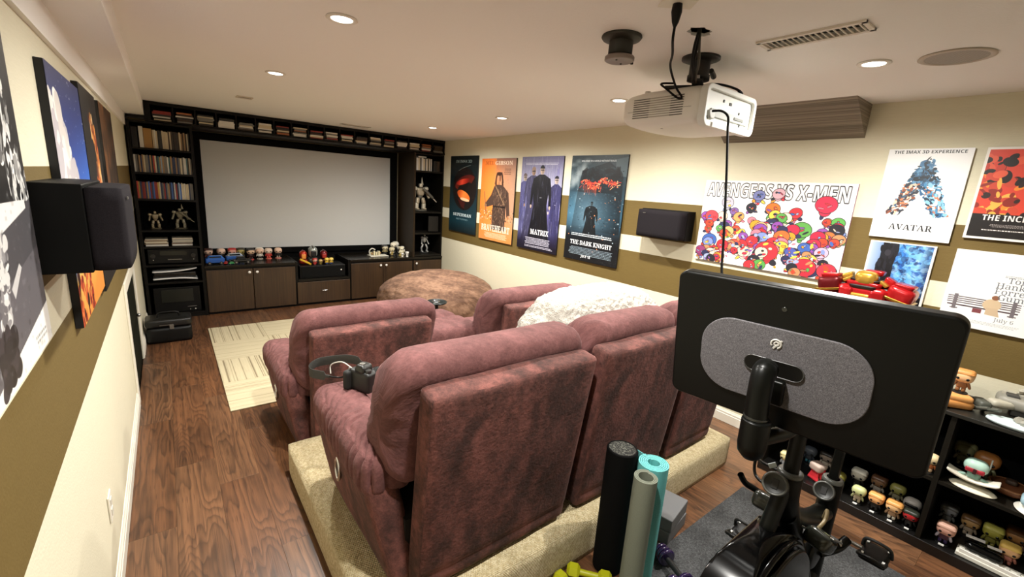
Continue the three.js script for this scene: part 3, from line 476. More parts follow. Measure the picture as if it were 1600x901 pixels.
poster('near black poster with glowing orange streaks, second past the near speaker', -1, -2.83, -3.44, 1.13, 2.08, (x, w, h) => {
  x.fillStyle = '#120d0b'; x.fillRect(0, 0, w, h);
  for (let i = 0; i < 130; i++) { const t = rnd(); blob(x, (0.45 + 0.2 * Math.sin(t * 5) + rr(-0.14, 0.14)) * w, (0.12 + t * 0.75) * h, rr(5, 20), rr(16, 60), pick(['#c8642a', '#e89a4a', '#8a3a1c', '#f2c890', '#5a2412']), rr(-0.3, 0.3)); }
  for (let i = 0; i < 50; i++) blob(x, rr(0.1, 0.8) * w, rr(0.5, 0.85) * h, rr(8, 26), rr(10, 34), pick(['#2a1a12', '#5a3a28', '#8a6a50']), rr(-0.5, 0.5));
}, { edge: 0x121212, t: 0.022, group: 'film posters on the left wall' });
poster('brown and black poster, farthest on the wall with the low door', -1, -3.62, -4.42, 1.13, 2.085, (x, w, h) => {
  x.fillStyle = lin(x, 0, 0, w, h, [[0, '#6a4526'], [0.4, '#2c1c12'], [1, '#0e0b0a']]); x.fillRect(0, 0, w, h);
  for (let i = 0; i < 90; i++) blob(x, rr(0, 1) * w, rr(0, 0.9) * h, rr(10, 40), rr(14, 70), pick(['rgba(160,100,50,0.35)', 'rgba(20,14,12,0.5)', 'rgba(90,56,30,0.4)']), rr(-0.4, 0.4));
}, { edge: 0x121212, t: 0.022, group: 'film posters on the left wall' });

// ---------------------------------------------------------------- surround speakers on the walls
{
  const cloth = dataTex(128, 128, (u, v, x, y) => { const k = h2(x, y, 111); return [22 + k * 18, 20 + k * 16, 22 + k * 17]; }, 0.1, 0.1);
  const grilleMat = new THREE.MeshPhysicalMaterial({ map: cloth, roughness: 0.95, specularIntensity: 0.2 });
  const mk = (label, pos, turn) => {
    const s = thing('wall_speaker', label, 'speaker', pos, turn, 'black surround speakers on the side walls');
    part('cabinet', rbox(0.45, 0.245, 0.112, 0.004), blk(0x0b0b0a, 0.55, 0.25), s, [0, 0, 0.056]);
    const g = softBox(0.45, 0.235, 0.082, 0.008, [20, 6, 6], (p, q) => { if (q.z > 0) p.x -= q.x * q.z * 0.018; p.z += 0.004 * (1 - q.x * q.x) * Math.max(0, q.z); });
    part('grille', g, grilleMat, s, [0, -0.002, 0.152]);
    part('badge', rbox(0.026, 0.008, 0.003, 0.001), steel, s, [-0.14, 0.085, 0.199]);
    part('bracket', rbox(0.09, 0.07, 0.02, 0.003), blackPlastic, s, [0, -0.1, 0.012]);
    return s;
  };
  mk('black wedge surround speaker on the wall over the low door, close to the camera', [XL, 1.558, -1.905], Math.PI / 2);
  mk('black surround speaker on the olive band of the poster wall', [XR, 1.538, -2.225], -Math.PI / 2);
}
// ---------------------------------------------------------------- the built-in wall of cabinets
const TS = 0.026;   // board thickness
const CTOP = 0.61;
function boards(t, list, mat) { for (const [name, w, h, d, x, y, z, m] of list) part(name, box(w, h, d), m || mat, t, [x, y, z]); }
const DEPTH = ZF - ZB;   // 0.636
{
  // tall left bookcase
  const x0 = -0.270, x1 = 0.290, w = x1 - x0, xc = (x0 + x1) / 2, top = 2.19;
  const t = thing('bookcase', 'tall black bookcase beside the low door, full of discs and players', 'bookcase', [xc, 0, ZF]);
  const D = 0.4;
  part('side_panel', box(TS, top, D), blackWood, t, [-w / 2 + TS / 2, top / 2, -D / 2]); part('side_panel', box(TS, top, D), blackWood, t, [w / 2 - TS / 2, top / 2, -D / 2]);
  part('back_panel', box(w - 2 * TS, top, 0.01), blackMatte, t, [0, top / 2, -D + 0.005]);
  for (const y of [0.06, 0.435, 0.64, 0.85, 1.035, 1.378, 1.66, 1.918, top - 0.002]) part('shelf', box(w - 2 * TS, 0.02, D - 0.012), blackWood, t, [0, y - 0.01, -D / 2 + 0.006]);
  part('plinth', box(w - 2 * TS, 0.038, 0.02), blackWood, t, [0, 0.02, -0.02]);
}
const BKX = [];   // cubbies of the top unit
{
  const x0 = -0.110, x1 = XR - 0.004, y0 = 2.194, y1 = 2.398, D = 0.33, n = 18;
  const t = thing('cubby_shelf', 'long black shelf of small disc cubbies running below the ceiling', 'shelf', [0, 0, ZF]);
  boards(t, [['top_panel', x1 - x0, 0.034, D, (x0 + x1) / 2, y1 - 0.017, -D / 2], ['bottom_panel', x1 - x0, 0.018, D, (x0 + x1) / 2, y0 + 0.009, -D / 2], ['back_panel', x1 - x0, y1 - y0 - 0.052, 0.01, (x0 + x1) / 2, (y0 + y1) / 2, -D + 0.005]], blackWood);
  const first = x0 + 0.05, pitch = (x1 - 0.01 - first) / n;
  part('end_panel', box(0.05, y1 - y0 - 0.052, D - 0.01), blackWood, t, [x0 + 0.025, (y0 + y1) / 2 - 0.008, -D / 2 + 0.005]);
  for (let i = 1; i <= n; i++) part('divider', box(0.014, y1 - y0 - 0.052, D - 0.01), blackWood, t, [first + pitch * i - 0.004, (y0 + y1) / 2 - 0.008, -D / 2 + 0.005]);
  for (let i = 0; i < n; i++) BKX.push([first + pitch * i + 0.006, pitch - 0.018]);
}
{
  // header board under the cubbies and the black field round the screen
  struct('trim_5', box(2.685, 0.006, 0.58), blackWood, [0.29 + 1.3425, 2.19, ZF - 0.3]);
  struct('trim_6', box(2.68, 1.80, 0.012), blackMatte, [0.292 + 1.34, 1.283, ZB + 0.008]);
}
{
  const t = thing('projection_screen', 'large grey projection screen in a black frame above the low cabinets', 'screen', [1.614, 1.401, ZB + 0.018]);
  const sw = 2.46, sh = 1.372, f = 0.075;
  const sm = dataTex(128, 128, (u, v, x, y) => { const k = h2(x, y, 7) * 8; return [198 + k, 200 + k, 198 + k]; }, 0.15, 0.15);
  part('screen_fabric', box(sw, sh, 0.006), M(0xffffff, 0.75, { map: sm }), t, [0, 0, 0.004]);
  boards(t, [['frame_bar', sw + 2 * f, f, 0.028, 0, sh / 2 + f / 2, 0.014], ['frame_bar', sw + 2 * f, f, 0.028, 0, -sh / 2 - f / 2 + 0.012, 0.014], ['frame_bar', f, sh, 0.028, -sw / 2 - f / 2, 0, 0.014], ['frame_bar', f, sh, 0.028, sw / 2 + f / 2, 0, 0.014]], blackMatte);
}
{
  // tall right bookcase standing on the low cabinet
  const x0 = 2.975, x1 = XR - 0.006, w = x1 - x0, xc = (x0 + x1) / 2, b = CTOP + 0.001, top = 2.185, D = 0.56;
  const t = thing('bookcase', 'dark brown bookcase in the corner beside the poster wall, on the low cabinet', 'bookcase', [xc, 0, ZF - 0.012]);
  part('side_panel', box(0.03, top - b, D + 0.03), blk(0x2b2115, 0.45), t, [-w / 2 + 0.015, (top + b) / 2, -D / 2 - 0.015]); part('side_panel', box(0.022, top - b, D), blackWood, t, [w / 2 - 0.011, (top + b) / 2, -D / 2]);
  part('back_panel', box(w - 0.054, top - b, 0.01), blackMatte, t, [0.004, (top + b) / 2, -D + 0.14]);
  for (const y of [b + 0.028, 0.985, 1.315, 1.93, top]) part('shelf', box(w - 0.054, 0.024, D - 0.15), blackWoodLight, t, [0.004, y - 0.013, -(D - 0.15) / 2]);
  part('box_insert', box(0.17, 0.24, 0.02), M(0x1b1813, 0.5), t, [0.12, 1.12, -0.06]);
}
// the low cabinets
function lowCabinet(label, x0, x1, doors) {
  const w = x1 - x0, t = thing('low_cabinet', label, 'cabinet', [(x0 + x1) / 2, 0, ZF]), h = CTOP - 0.03, D = DEPTH - 0.03;
  boards(t, [['side_panel', 0.018, h - 0.03, D, -w / 2 + 0.009, h / 2 + 0.015, -D / 2 - 0.0], ['side_panel', 0.018, h - 0.03, D, w / 2 - 0.009, h / 2 + 0.015, -D / 2], ['bottom_panel', w - 0.036, 0.018, D, 0, 0.04, -D / 2], ['plinth', w, 0.03, 0.02, 0, 0.016, -0.03], ['face_rail', w - 0.036, 0.03, 0.018, 0, h - 0.015, -0.009]], blackWood);
  const dw = (w - 0.012) / doors.length;
  doors.forEach((side, i) => {
    const d = part('door', rbox(dw - 0.008, h - 0.062, 0.02, 0.003), doorWood, t, [-w / 2 + 0.006 + dw * (i + 0.5), h / 2 + 0.004, 0.011]);
    const k = part('knob', lathe([[0.005, 0], [0.005, 0.012], [0.016, 0.018], [0.017, 0.024], [0.012, 0.03], [0, 0.032]], 18), M(0xe8e4dc, 0.3), d, [side * (dw / 2 - 0.042), (h - 0.062) / 2 - 0.04, 0.01], [Math.PI / 2, 0, 0]);
  });
  return t;
}
lowCabinet('low dark brown cabinet with two doors under the toy cars', 0.292, 1.288, [1, -1]);
lowCabinet('low dark brown cabinet with two doors under the pale figurines', 2.004, 2.968, [1, -1]);
lowCabinet('low dark brown cabinet with one door at the poster wall', 2.972, XR - 0.004, [-1]);
{
  const t = thing('media_drawer_unit', 'low dark brown middle unit with an open niche over one drawer', 'cabinet', [1.646, 0, ZF]), w = 0.71, D = DEPTH - 0.03;
  boards(t, [['side_panel', 0.022, CTOP - 0.032, D, -w / 2 + 0.011, CTOP / 2 + 0.014, -D / 2], ['side_panel', 0.022, CTOP - 0.032, D, w / 2 - 0.011, CTOP / 2 + 0.014, -D / 2], ['shelf', w - 0.046, 0.03, D + 0.012, 0, 0.355, -D / 2 + 0.006, blackWoodLight], ['plinth', w, 0.03, 0.02, 0, 0.016, -0.03], ['back_panel', w - 0.046, 0.2, 0.01, 0, 0.48, -D + 0.01]], blackWood);
  const d = part('drawer', rbox(w - 0.014, 0.292, 0.02, 0.003), doorWood, t, [0, 0.185, 0.011]);
  part('handle', tube([[-0.045, 0, 0.01], [-0.036, 0, 0.026], [0, 0, 0.032], [0.036, 0, 0.026], [0.045, 0, 0.01]], 0.005, 20, 8), chrome, d, [0, 0.02, 0]);
}
solo('countertop', 'dark worktop under the toy cars and round-headed figurines', 'countertop', rbox(0.998, 0.03, DEPTH + 0.004, 0.003), blk(0x1a1610, 0.22, 0.6), [0.29 + 0.4995, CTOP - 0.015, ZF - DEPTH / 2 + 0.018]);
solo('countertop', 'dark worktop under the pale figurines and the corner bookcase', 'countertop', rbox(1.474, 0.03, DEPTH + 0.004, 0.003), blk(0x1a1610, 0.22, 0.6), [2.003 + 0.737, CTOP - 0.015, ZF - DEPTH / 2 + 0.018]);

// ---------------------------------------------------------------- discs
const SPINES = [['cream', 0xcdbf9f], ['white', 0xd9d6cc], ['black', 0x14120f], ['dark brown', 0x3b2a1c], ['tan', 0xa07f55], ['dark red', 0x8a2a22], ['red', 0xb23a2c], ['navy blue', 0x22304f], ['blue', 0x3f63a2], ['grey', 0x77746c], ['teal', 0x3e6a6c], ['yellow', 0xb9974a], ['charcoal', 0x2c2a27], ['orange', 0xb0683a], ['pale blue', 0x93a9bd]];
const ORD = ['first', 'second', 'third', 'fourth', 'fifth', 'sixth', 'seventh', 'eighth', 'ninth', 'tenth', 'eleventh', 'twelfth', 'thirteenth', 'fourteenth', 'fifteenth', 'sixteenth', 'seventeenth', 'eighteenth', 'nineteenth', 'twentieth'];
const TENS = ['', '', 'twenty', 'thirty', 'forty', 'fifty'];
const ord = (i) => i < 20 ? ORD[i] : (i + 1) % 10 === 0 ? TENS[(i + 1) / 10].replace(/y$/, 'ieth') : TENS[Math.floor((i + 1) / 10)] + '-' + ORD[(i + 1) % 10 - 1];
function discRow(x0, x1, y, z, hgt, weights, where, group) {
  let x = x0, i = 0;
  while (x < x1 - 0.01) {
    const w = pick([0.0125, 0.014, 0.0155, 0.0125]), [n, c] = SPINES[pick(weights)], h = hgt * rr(0.93, 1);
    solo('disc_case', `${n} disc case, ${ord(i)} from left ${where}`, 'disc case', box(Math.round(w * 0.93 * 1e4) / 1e4, Math.round(h * 250) / 250, 0.13), paint(c, 0.42), [x + w / 2, y + Math.round(h * 250) / 500 + 0.0005, z - 0.065 - rr(0, 0.012)], undefined, group);
    x += w; i++;
  }
}
{
  // top row starts with two book-sized boxes
  const y1 = 1.918, y2 = 1.66, y3 = 1.378, z = ZF - 0.04;
  solo('box_set', 'tall black disc box at the start of the top shelf of the left bookcase', 'box set', box(0.05, 0.205, 0.14), paint(0x12110f), [-0.215, y1 + 0.1035, z - 0.07]);
  solo('box_set', 'white disc box with dark lettering on the top shelf of the left bookcase', 'box set', box(0.034, 0.215, 0.14), paint(0xd8d5cc), [-0.16, y1 + 0.1085, z - 0.07]);
  solo('box_set', 'tan and black boxed set on the top shelf of the left bookcase', 'box set', box(0.07, 0.2, 0.14), paint(0xa37c45), [-0.105, y1 + 0.101, z - 0.07]);
  discRow(-0.066, 0.258, y1, z, 0.195, [0, 0, 1, 3, 2, 4, 9, 12, 3, 0, 12], 'on the top disc shelf of the left bookcase', 'discs on the top shelf of the left bookcase');
  discRow(-0.243, 0.258, y2, z, 0.185, [0, 1, 3, 4, 6, 9, 10, 7, 12, 14, 0, 9, 4], 'on the middle disc shelf of the left bookcase', 'discs on the middle shelf of the left bookcase');
  discRow(-0.243, 0.258, y3, z, 0.185, [0, 1, 5, 6, 7, 8, 9, 11, 4, 14, 0, 5, 7], 'on the lowest disc shelf of the left bookcase', 'discs on the lowest disc shelf of the left bookcase');
  // lying stacks in the cubbies
  BKX.forEach(([x, w], k) => {
    const n = k % 5 === 2 ? 7 : k % 3 === 0 ? 6 : 6; let y = 2.2125;
    for (let i = 0; i < n; i++) {
      const [nm, c] = k === 3 && i === 1 ? SPINES[1] : SPINES[pick([2, 12, 3, 0, 9, 5, 0, 1, 3, 9, 1, 13])], h = k === 3 && i === 1 ? 0.03 : pick([0.013, 0.015, 0.015, 0.021]);
      if (y + h > 2.352) break;
      const cw = Math.min(w - 0.004, pick([0.135, 0.142, 0.148, 0.16]));
      solo('disc_case', `${nm} disc case, ${ord(i)} from the bottom in the ${ord(k)} cubby from left`, 'disc case', box(cw, h * 0.95, 0.13), paint(c, 0.42), [x + w / 2 + rr(-0.006, 0.006), y + h / 2 + 0.0004, ZF - 0.006 - 0.065 - rr(0, 0.01)], undefined, 'discs stacked in the cubbies');
      y += h;
    }
  });
  discRow(3.02, 3.30, 1.931, ZF - 0.05, 0.19, [1, 0, 1, 9, 1, 0, 12], 'on the top shelf of the corner bookcase', 'discs in the corner bookcase');
  discRow(3.318, 3.44, 1.931, ZF - 0.05, 0.16, [2, 12, 3], 'at the dark end of the corner bookcase', 'dark discs in the corner bookcase');
  solo('disc_case', 'white disc case lying across the upright discs in the corner bookcase', 'disc case', box(0.135, 0.016, 0.13), paint(0xdcd9d0), [3.13, 2.131, ZF - 0.12]);
}
// ---------------------------------------------------------------- players in the left bookcase
{
  const z = ZF - 0.03;
  const stack = (x, y, n, w, where, grp) => { let yy = y; for (let i = 0; i < n; i++) { const h = i === 0 ? 0.018 : rr(0.008, 0.015); const [nm, c] = i === 0 ? ['white', 0xd8d4c8] : pick([['cream', 0xc4b9a2], ['grey', 0x8d8980], ['brown', 0x6a5138], ['pale grey', 0xb3aea2]]); solo('magazine', `${nm} booklet, ${ord(i)} from the bottom of the ${where} booklet pile in the left bookcase`, 'booklet', box(w, h, 0.22), paint(c, 0.5), [x + rr(-0.008, 0.008), yy + h / 2 + 0.0004, z - 0.13 - rr(0, 0.02)], undefined, grp); yy += h; } };
  stack(-0.13, 0.85, 6, 0.2, 'left', 'booklets piled at the left of the shelf'); stack(0.105, 0.85, 7, 0.19, 'right', 'booklets piled at the right of the shelf');
  const rec = thing('receiver', 'black receiver with two knobs and a display in the left bookcase', 'receiver', [0.01, 0.64, z - 0.16]);
  part('body', rbox(0.46, 0.165, 0.3, 0.004), blackPlastic, rec, [0, 0.0935, 0]); part('display', box(0.24, 0.05, 0.003), M(0x23241c, 0.25), rec, [0, 0.13, 0.151]); part('silver_strip', box(0.13, 0.008, 0.003), steel, rec, [0.01, 0.055, 0.152]);
  for (const s of [-1, 1]) { part('knob', cyl(0.024, 0.026, 0.02, 20), M(0x1c1c1b, 0.3), rec, [s * 0.185, 0.1, 0.16], [Math.PI / 2, 0, 0]); part('knob_light', sph(0.005, 8, 6), paint(0xcfcac0, 0.3), rec, [s * 0.185, 0.052, 0.152]); part('foot', cyl(0.02, 0.02, 0.01, 12), blackMatte, rec, [s * 0.18, 0.0055, 0.1]); }
  const con = thing('game_console', 'black game console lying flat between two curved white plates', 'game console', [0.01, 0.435, z - 0.14]);
  part('core', rbox(0.4, 0.055, 0.22, 0.012), M(0x0b0b0c, 0.2), con, [0, 0.075, 0]);
  const wing = (s) => softBox(0.42, 0.014, 0.24, 0.006, [20, 2, 4], (p, q) => { p.y += s * 0.018 * q.x * q.x * (q.x > 0 ? 1 : 0.4) + (s > 0 ? q.x * 0.012 : 0); });
  part('side_plate', wing(1), M(0xe9e9e6, 0.4), con, [0, 0.118, 0.004]); part('side_plate', wing(-1), M(0xe9e9e6, 0.4), con, [0, 0.034, 0.004]); part('stand', cyl(0.05, 0.055, 0.012, 24), blackPlastic, con, [0, 0.0065, 0]);
  const low = thing('floor_amplifier', 'black amplifier box with a dull front panel low in the left bookcase', 'amplifier', [0.01, 0.06, z - 0.17]);
  part('body', rbox(0.44, 0.3, 0.3, 0.005), blackPlastic, low, [0, 0.151, 0]); part('front_panel', rbox(0.3, 0.15, 0.006, 0.002), M(0x1a1b14, 0.35), low, [0.0, 0.2, 0.152]); part('silver_strip', box(0.09, 0.006, 0.003), steel, low, [0.13, 0.06, 0.152]); part('light', sph(0.008, 8, 6), paint(0xd8d4c8, 0.3), low, [0.16, 0.025, 0.152]); part('light', sph(0.006, 8, 6), paint(0x8d897f, 0.3), low, [0.11, 0.025, 0.152]);
  const cb = thing('center_speaker', 'black centre speaker box with one bright dot in the cabinet niche', 'speaker', [1.646, 0.37, ZF - 0.2]);
  part('body', rbox(0.6, 0.17, 0.34, 0.006), blackPlastic, cb, [0, 0.086, 0]); part('grille', rbox(0.57, 0.145, 0.012, 0.004), blk(0x121211, 0.9, 0.2), cb, [0, 0.086, 0.172]); part('light', sph(0.01, 10, 8), paint(0xe8e6e0, 0.25), cb, [0.24, 0.1, 0.178]);
  // black carry case on the floor at the door
  const tc = thing('carry_case', 'black plastic carry case with handle on the floor before the left bookcase', 'case', [-0.085, 0, -5.52]);
  part('body', softBox(0.37, 0.16, 0.25, 0.02, [8, 5, 6]), blackPlastic, tc, [0, 0.081, 0]); part('lid', softBox(0.38, 0.085, 0.26, 0.025, [8, 4, 6]), M(0x121211, 0.35), tc, [0, 0.205, 0]); part('handle', tube([[-0.09, 0.235, 0.02], [-0.08, 0.285, 0.02], [0, 0.297, 0.02], [0.08, 0.285, 0.02], [0.09, 0.235, 0.02]], 0.009, 24, 8), blackPlastic, tc); part('latch', rbox(0.035, 0.045, 0.008, 0.002), steel, tc, [0.02, 0.165, 0.131]); part('rib', box(0.11, 0.006, 0.004), steel, tc, [-0.02, 0.19, 0.131]);
}
// ---------------------------------------------------------------- riser, rug, sofas
solo('riser_platform', 'beige looped carpet riser platform under the rear sofa', 'platform', softBox(2.46, 0.208, 1.43, 0.018, [40, 6, 24], (p) => { p.y += 0.002 * n3(p.x * 20, p.y * 20, p.z * 20); }), berber, [1.67, 0.1045, -1.865]);
{
  const mkTile = (vert, s0) => dataTex(256, 256, (u, v, px, py) => {
    const a = vert ? u : v, band = vn(a * 14, 0.5, 14, 1, s0), fine = vn(a * 70, 3.5, 70, 8, s0 + 3), yarn = h2(px, py, s0 + 5), b2 = (vert ? vn(u * 90, v * 6, 90, 6, s0 + 7) : vn(u * 6, v * 90, 6, 90, s0 + 7));
    const d = clamp((fine - 0.52) * 3) * (vert ? 0.85 : 0.34) * sstep(0.25, 0.6, band) + (b2 - 0.5) * 0.16 + (yarn - 0.5) * 0.12;
    return mix3([196, 184, 152], [100, 86, 62], clamp(d));
  });
  const maps = [mkTile(true, 201), mkTile(true, 231), mkTile(false, 251), mkTile(false, 281)].map((m) => M(0xffffff, 0.95, { map: m }));
  const tw = 0.502, td = 0.539, rug = thing('area_rug', 'pale beige rug of striped carpet squares before the low cabinets', 'rug', [0.245, 0, -3.555]);
  const g = new RoundedBoxGeometry(tw - 0.001, 0.009, td - 0.001, 2, 0.003); { const p = g.attributes.position, uv = g.attributes.uv; for (let i = 0; i < p.count; i++) uv.setXY(i, p.getX(i) / tw + 0.5, p.getZ(i) / td + 0.5); }
  for (let r = 0; r < 4; r++) for (let c = 0; c < 4; c++) part('rug_tile', g, maps[((r + c) % 2 ? 0 : 2) + Math.floor(rnd() * 2)], rug, [(c + 0.5) * tw, 0.0052, -(r + 0.5) * td]);
}
// cushion: closed profile in (s forward, y) swept along x, gathered at both ends
function sweptCushion(profile, xa, xb, { nx = 44, np = 46, end = 0.11, gather = 0.018, lump = 0.008, sd = 1 } = {}) {
  const crv = new THREE.CatmullRomCurve3(profile.map(([s, y]) => V(0, y, -s)), true), pts = crv.getSpacedPoints(np).slice(0, np);
  const c = pts.reduce((a, p) => a.add(p), V()).multiplyScalar(1 / np), rad = pts.reduce((a, p) => a + p.distanceTo(c), 0) / np;
  const ne = 9;
  const list = [];
  for (let i = 0; i <= ne; i++) { const a = i / ne * Math.PI / 2, k = Math.sqrt(1 - Math.pow(1 - Math.sin(a), 2)); list.push([xa + end * Math.sin(a), 1 - (end / rad) * (1 - k)]); }
  for (let i = 1; i < nx; i++) list.push([lerp(xa + end, xb - end, i / nx), 1]);
  for (let i = ne; i >= 0; i--) { const a = i / ne * Math.PI / 2, k = Math.sqrt(1 - Math.pow(1 - Math.sin(a), 2)); list.push([xb - end * Math.sin(a), 1 - (end / rad) * (1 - k)]); }
  const pos = [], uv = [], idx = [], L = crv.getLength();
  for (const [x, k] of list) for (let j = 0; j <= np; j++) {
    const p = pts[j % np], d = p.clone().sub(c), dl = d.length() || 1, dn = d.clone().multiplyScalar(1 / dl);
    const e = Math.min(x - xa, xb - x), ang = Math.atan2(d.y, d.z);
    const gth = gather * Math.exp(-Math.max(0, e - 0.02) / 0.075) * Math.abs(Math.sin(ang * 9 + 2.2 * n3(x * 9 + sd, ang * 2, 3))) ;
    const lu = lump * fbm3(x * 5 + sd * 7, p.y * 6, p.z * 6, 3) + lump * 0.5 * (1 - Math.abs(n3(x * 11 + sd, p.y * 10, p.z * 10)));
    const q = c.clone().addScaledVector(dn, dl * k + lu - gth);
    pos.push(x, q.y, q.z); uv.push(x, j / np * L);
  }
  const w = np + 1; for (let i = 0; i < list.length - 1; i++) for (let j = 0; j < np; j++) { const a = i * w + j, b = a + w; idx.push(a, a + 1, b, a + 1, b + 1, b); }
  for (const [row, x, flip] of [[0, xa - 0.004, 1], [list.length - 1, xb + 0.004, 0]]) { const ci = pos.length / 3; pos.push(x, c.y, c.z); uv.push(x, 0); for (let j = 0; j < np; j++) { const a = row * w + j; flip ? idx.push(ci, a + 1, a) : idx.push(ci, a, a + 1); } }
  const g = new THREE.BufferGeometry(); g.setAttribute('position', new THREE.Float32BufferAttribute(pos, 3)); g.setAttribute('uv', new THREE.Float32BufferAttribute(uv, 2)); g.setIndex(idx);
  g.computeVertexNormals();
  // make sure that the faces look outwards
  const P = g.attributes.position, N = g.attributes.normal, m = Math.floor(list.length / 2) * w; let out = 0; for (let j = 0; j < np; j++) out += (P.getY(m + j) - c.y) * N.getY(m + j) + (P.getZ(m + j) - c.z) * N.getZ(m + j);
  if (out < 0) { for (let i = 0; i < idx.length; i += 3) { const t = idx[i]; idx[i] = idx[i + 1]; idx[i + 1] = t; } g.setIndex(idx); }
  return smoothNormals(g);
}
const BACK = [[0.20, 0.44], [0.172, 0.58], [0.145, 0.72], [0.122, 0.83], [0.098, 0.895], [0.115, 0.94], [0.19, 0.962], [0.28, 0.945], [0.355, 0.88], [0.385, 0.78], [0.41, 0.68], [0.46, 0.58], [0.485, 0.49], [0.43, 0.43], [0.3, 0.42]];
const frameDark = M(0x140d0b, 0.9);
function sofa(label, pos, { arms, panels, backs, seats, folded }) {
  const t = thing('recliner_sofa', label, 'sofa', pos);
  const [a0, a1] = arms, aw = 0.225;
  part('base', box(a1 - a0 - 0.3, 0.26, 0.72), frameDark, t, [(a0 + a1) / 2, 0.145, -0.56]);
  arms.forEach((x, i) => {
    const s = i ? -1 : 1, cx = x + s * aw / 2;
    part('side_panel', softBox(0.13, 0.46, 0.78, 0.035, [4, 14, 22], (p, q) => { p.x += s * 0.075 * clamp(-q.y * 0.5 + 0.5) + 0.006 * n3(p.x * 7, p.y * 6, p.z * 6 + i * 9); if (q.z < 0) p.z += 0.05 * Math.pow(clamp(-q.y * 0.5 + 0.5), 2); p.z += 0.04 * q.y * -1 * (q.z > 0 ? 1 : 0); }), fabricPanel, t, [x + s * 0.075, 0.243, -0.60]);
    part('armrest', softBox(aw, 0.20, 0.74, 0.07, [20, 12, 90], (p, q, n) => {
      const r = 1 - Math.abs(Math.sin(q.z * 19 + q.x * 5.0 * s + 2.6 * n3(q.z * 4, q.x * 1.2, i * 5)));
      const edge = sstep(-0.6, 0.9, -q.x * s) * (0.55 + 0.45 * n3(q.z * 9, i, 2)) + 0.35;
      const k = -0.019 * Math.pow(r, 3) * edge + 0.005 * fbm3(q.x * 1.2, q.y, q.z * 5 + i * 4, 2) + 0.018 * (1 - q.x * q.x) * Math.max(0, n.y) * (1 - q.z * q.z);
      p.addScaledVector(n, k);
    }), fabricRed, t, [cx, 0.462, -0.60]);
    if (!i) { part('recline_lever', new THREE.TorusGeometry(0.034, 0.007, 10, 28), chrome, t, [x + 0.036, 0.268, -0.66], [0, Math.PI / 2, 0], [0.75, 1.5, 1]); part('lever_cup', cyl(0.03, 0.03, 0.008, 20), blackPlastic, t, [x + 0.038, 0.268, -0.66], [0, 0, Math.PI / 2], [1.5, 1, 0.75]); }
  });
  panels.forEach(([x0, x1], i) => {
    const w = x1 - x0;
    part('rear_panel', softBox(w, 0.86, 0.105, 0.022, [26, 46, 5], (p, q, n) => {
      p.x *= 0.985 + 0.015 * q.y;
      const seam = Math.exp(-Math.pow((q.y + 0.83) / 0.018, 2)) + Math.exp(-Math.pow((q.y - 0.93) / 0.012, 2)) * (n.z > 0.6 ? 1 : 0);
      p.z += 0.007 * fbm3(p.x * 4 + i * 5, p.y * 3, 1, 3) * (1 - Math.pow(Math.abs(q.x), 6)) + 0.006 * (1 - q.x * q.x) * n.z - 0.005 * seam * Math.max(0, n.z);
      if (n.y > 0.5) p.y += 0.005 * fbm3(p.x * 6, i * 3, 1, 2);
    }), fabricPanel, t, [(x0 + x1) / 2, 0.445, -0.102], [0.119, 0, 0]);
  });
  backs.forEach(([x0, x1], i) => part('back_cushion', sweptCushion(BACK, x0, x1, { sd: i + 1 + a0 * 3 + pos[2] }), fabricRed, t));
  seats.forEach(([x0, x1], i) => {
    const w = x1 - x0;
    part('seat_cushion', softBox(w, 0.22, 0.66, 0.07, [24, 8, 24], (p, q, n) => { p.y += (n.y > 0.3 ? 0.025 : 0) * (1 - q.x * q.x) * (1 - q.z * q.z); p.addScaledVector(n, 0.014 * fbm3(p.x * 6 + i * 3, p.y * 6, p.z * 6 + pos[2], 3)); }), fabricRed, t, [(x0 + x1) / 2, 0.385, -0.70]);
    part('footrest', softBox(w - 0.02, 0.26, 0.1, 0.04, [16, 8, 5], (p, q, n) => p.addScaledVector(n, 0.01 * fbm3(p.x * 6, p.y * 6, i, 2))), fabricRed, t, [(x0 + x1) / 2, 0.19, -0.965]);
  });
  if (folded) {
    const [x0, x1] = folded, w = x1 - x0;
    part('folded_back', softBox(w, 0.2, 0.66, 0.08, [30, 10, 30], (p, q, n) => { p.addScaledVector(n, 0.02 * fbm3(p.x * 5, p.y * 5, p.z * 5, 3)); if (n.y > 0) p.y -= 0.03 * Math.exp(-Math.pow((q.z + 0.2) / 0.12, 2)); }), fabricRed, t, [(x0 + x1) / 2, 0.555, -0.62], [-0.04, 0, 0]);
  }
  return t;
}
sofa('plum brown velvet three-seat recliner sofa on the carpet riser, nearest the camera', [0, 0.2095, -1.14], {
  arms: [0.470, 2.80], panels: [[0.615, 1.405], [1.465, 2.185], [2.235, 2.75]], backs: [[0.535, 1.465], [1.475, 2.205], [2.215, 2.74]], seats: [[0.69, 1.405], [1.415, 2.145], [2.155, 2.58]],
});
sofa('plum brown velvet recliner sofa on the floor in front, its middle back folded down', [0, 0.001, -2.51], {
  arms: [0.455, 2.92], panels: [[0.585, 1.342], [1.99, 2.70]], backs: [[0.525, 1.46], [1.885, 2.86]], seats: [[0.67, 1.345], [1.36, 1.97], [1.985, 2.70]], folded: [1.355, 1.965],
});
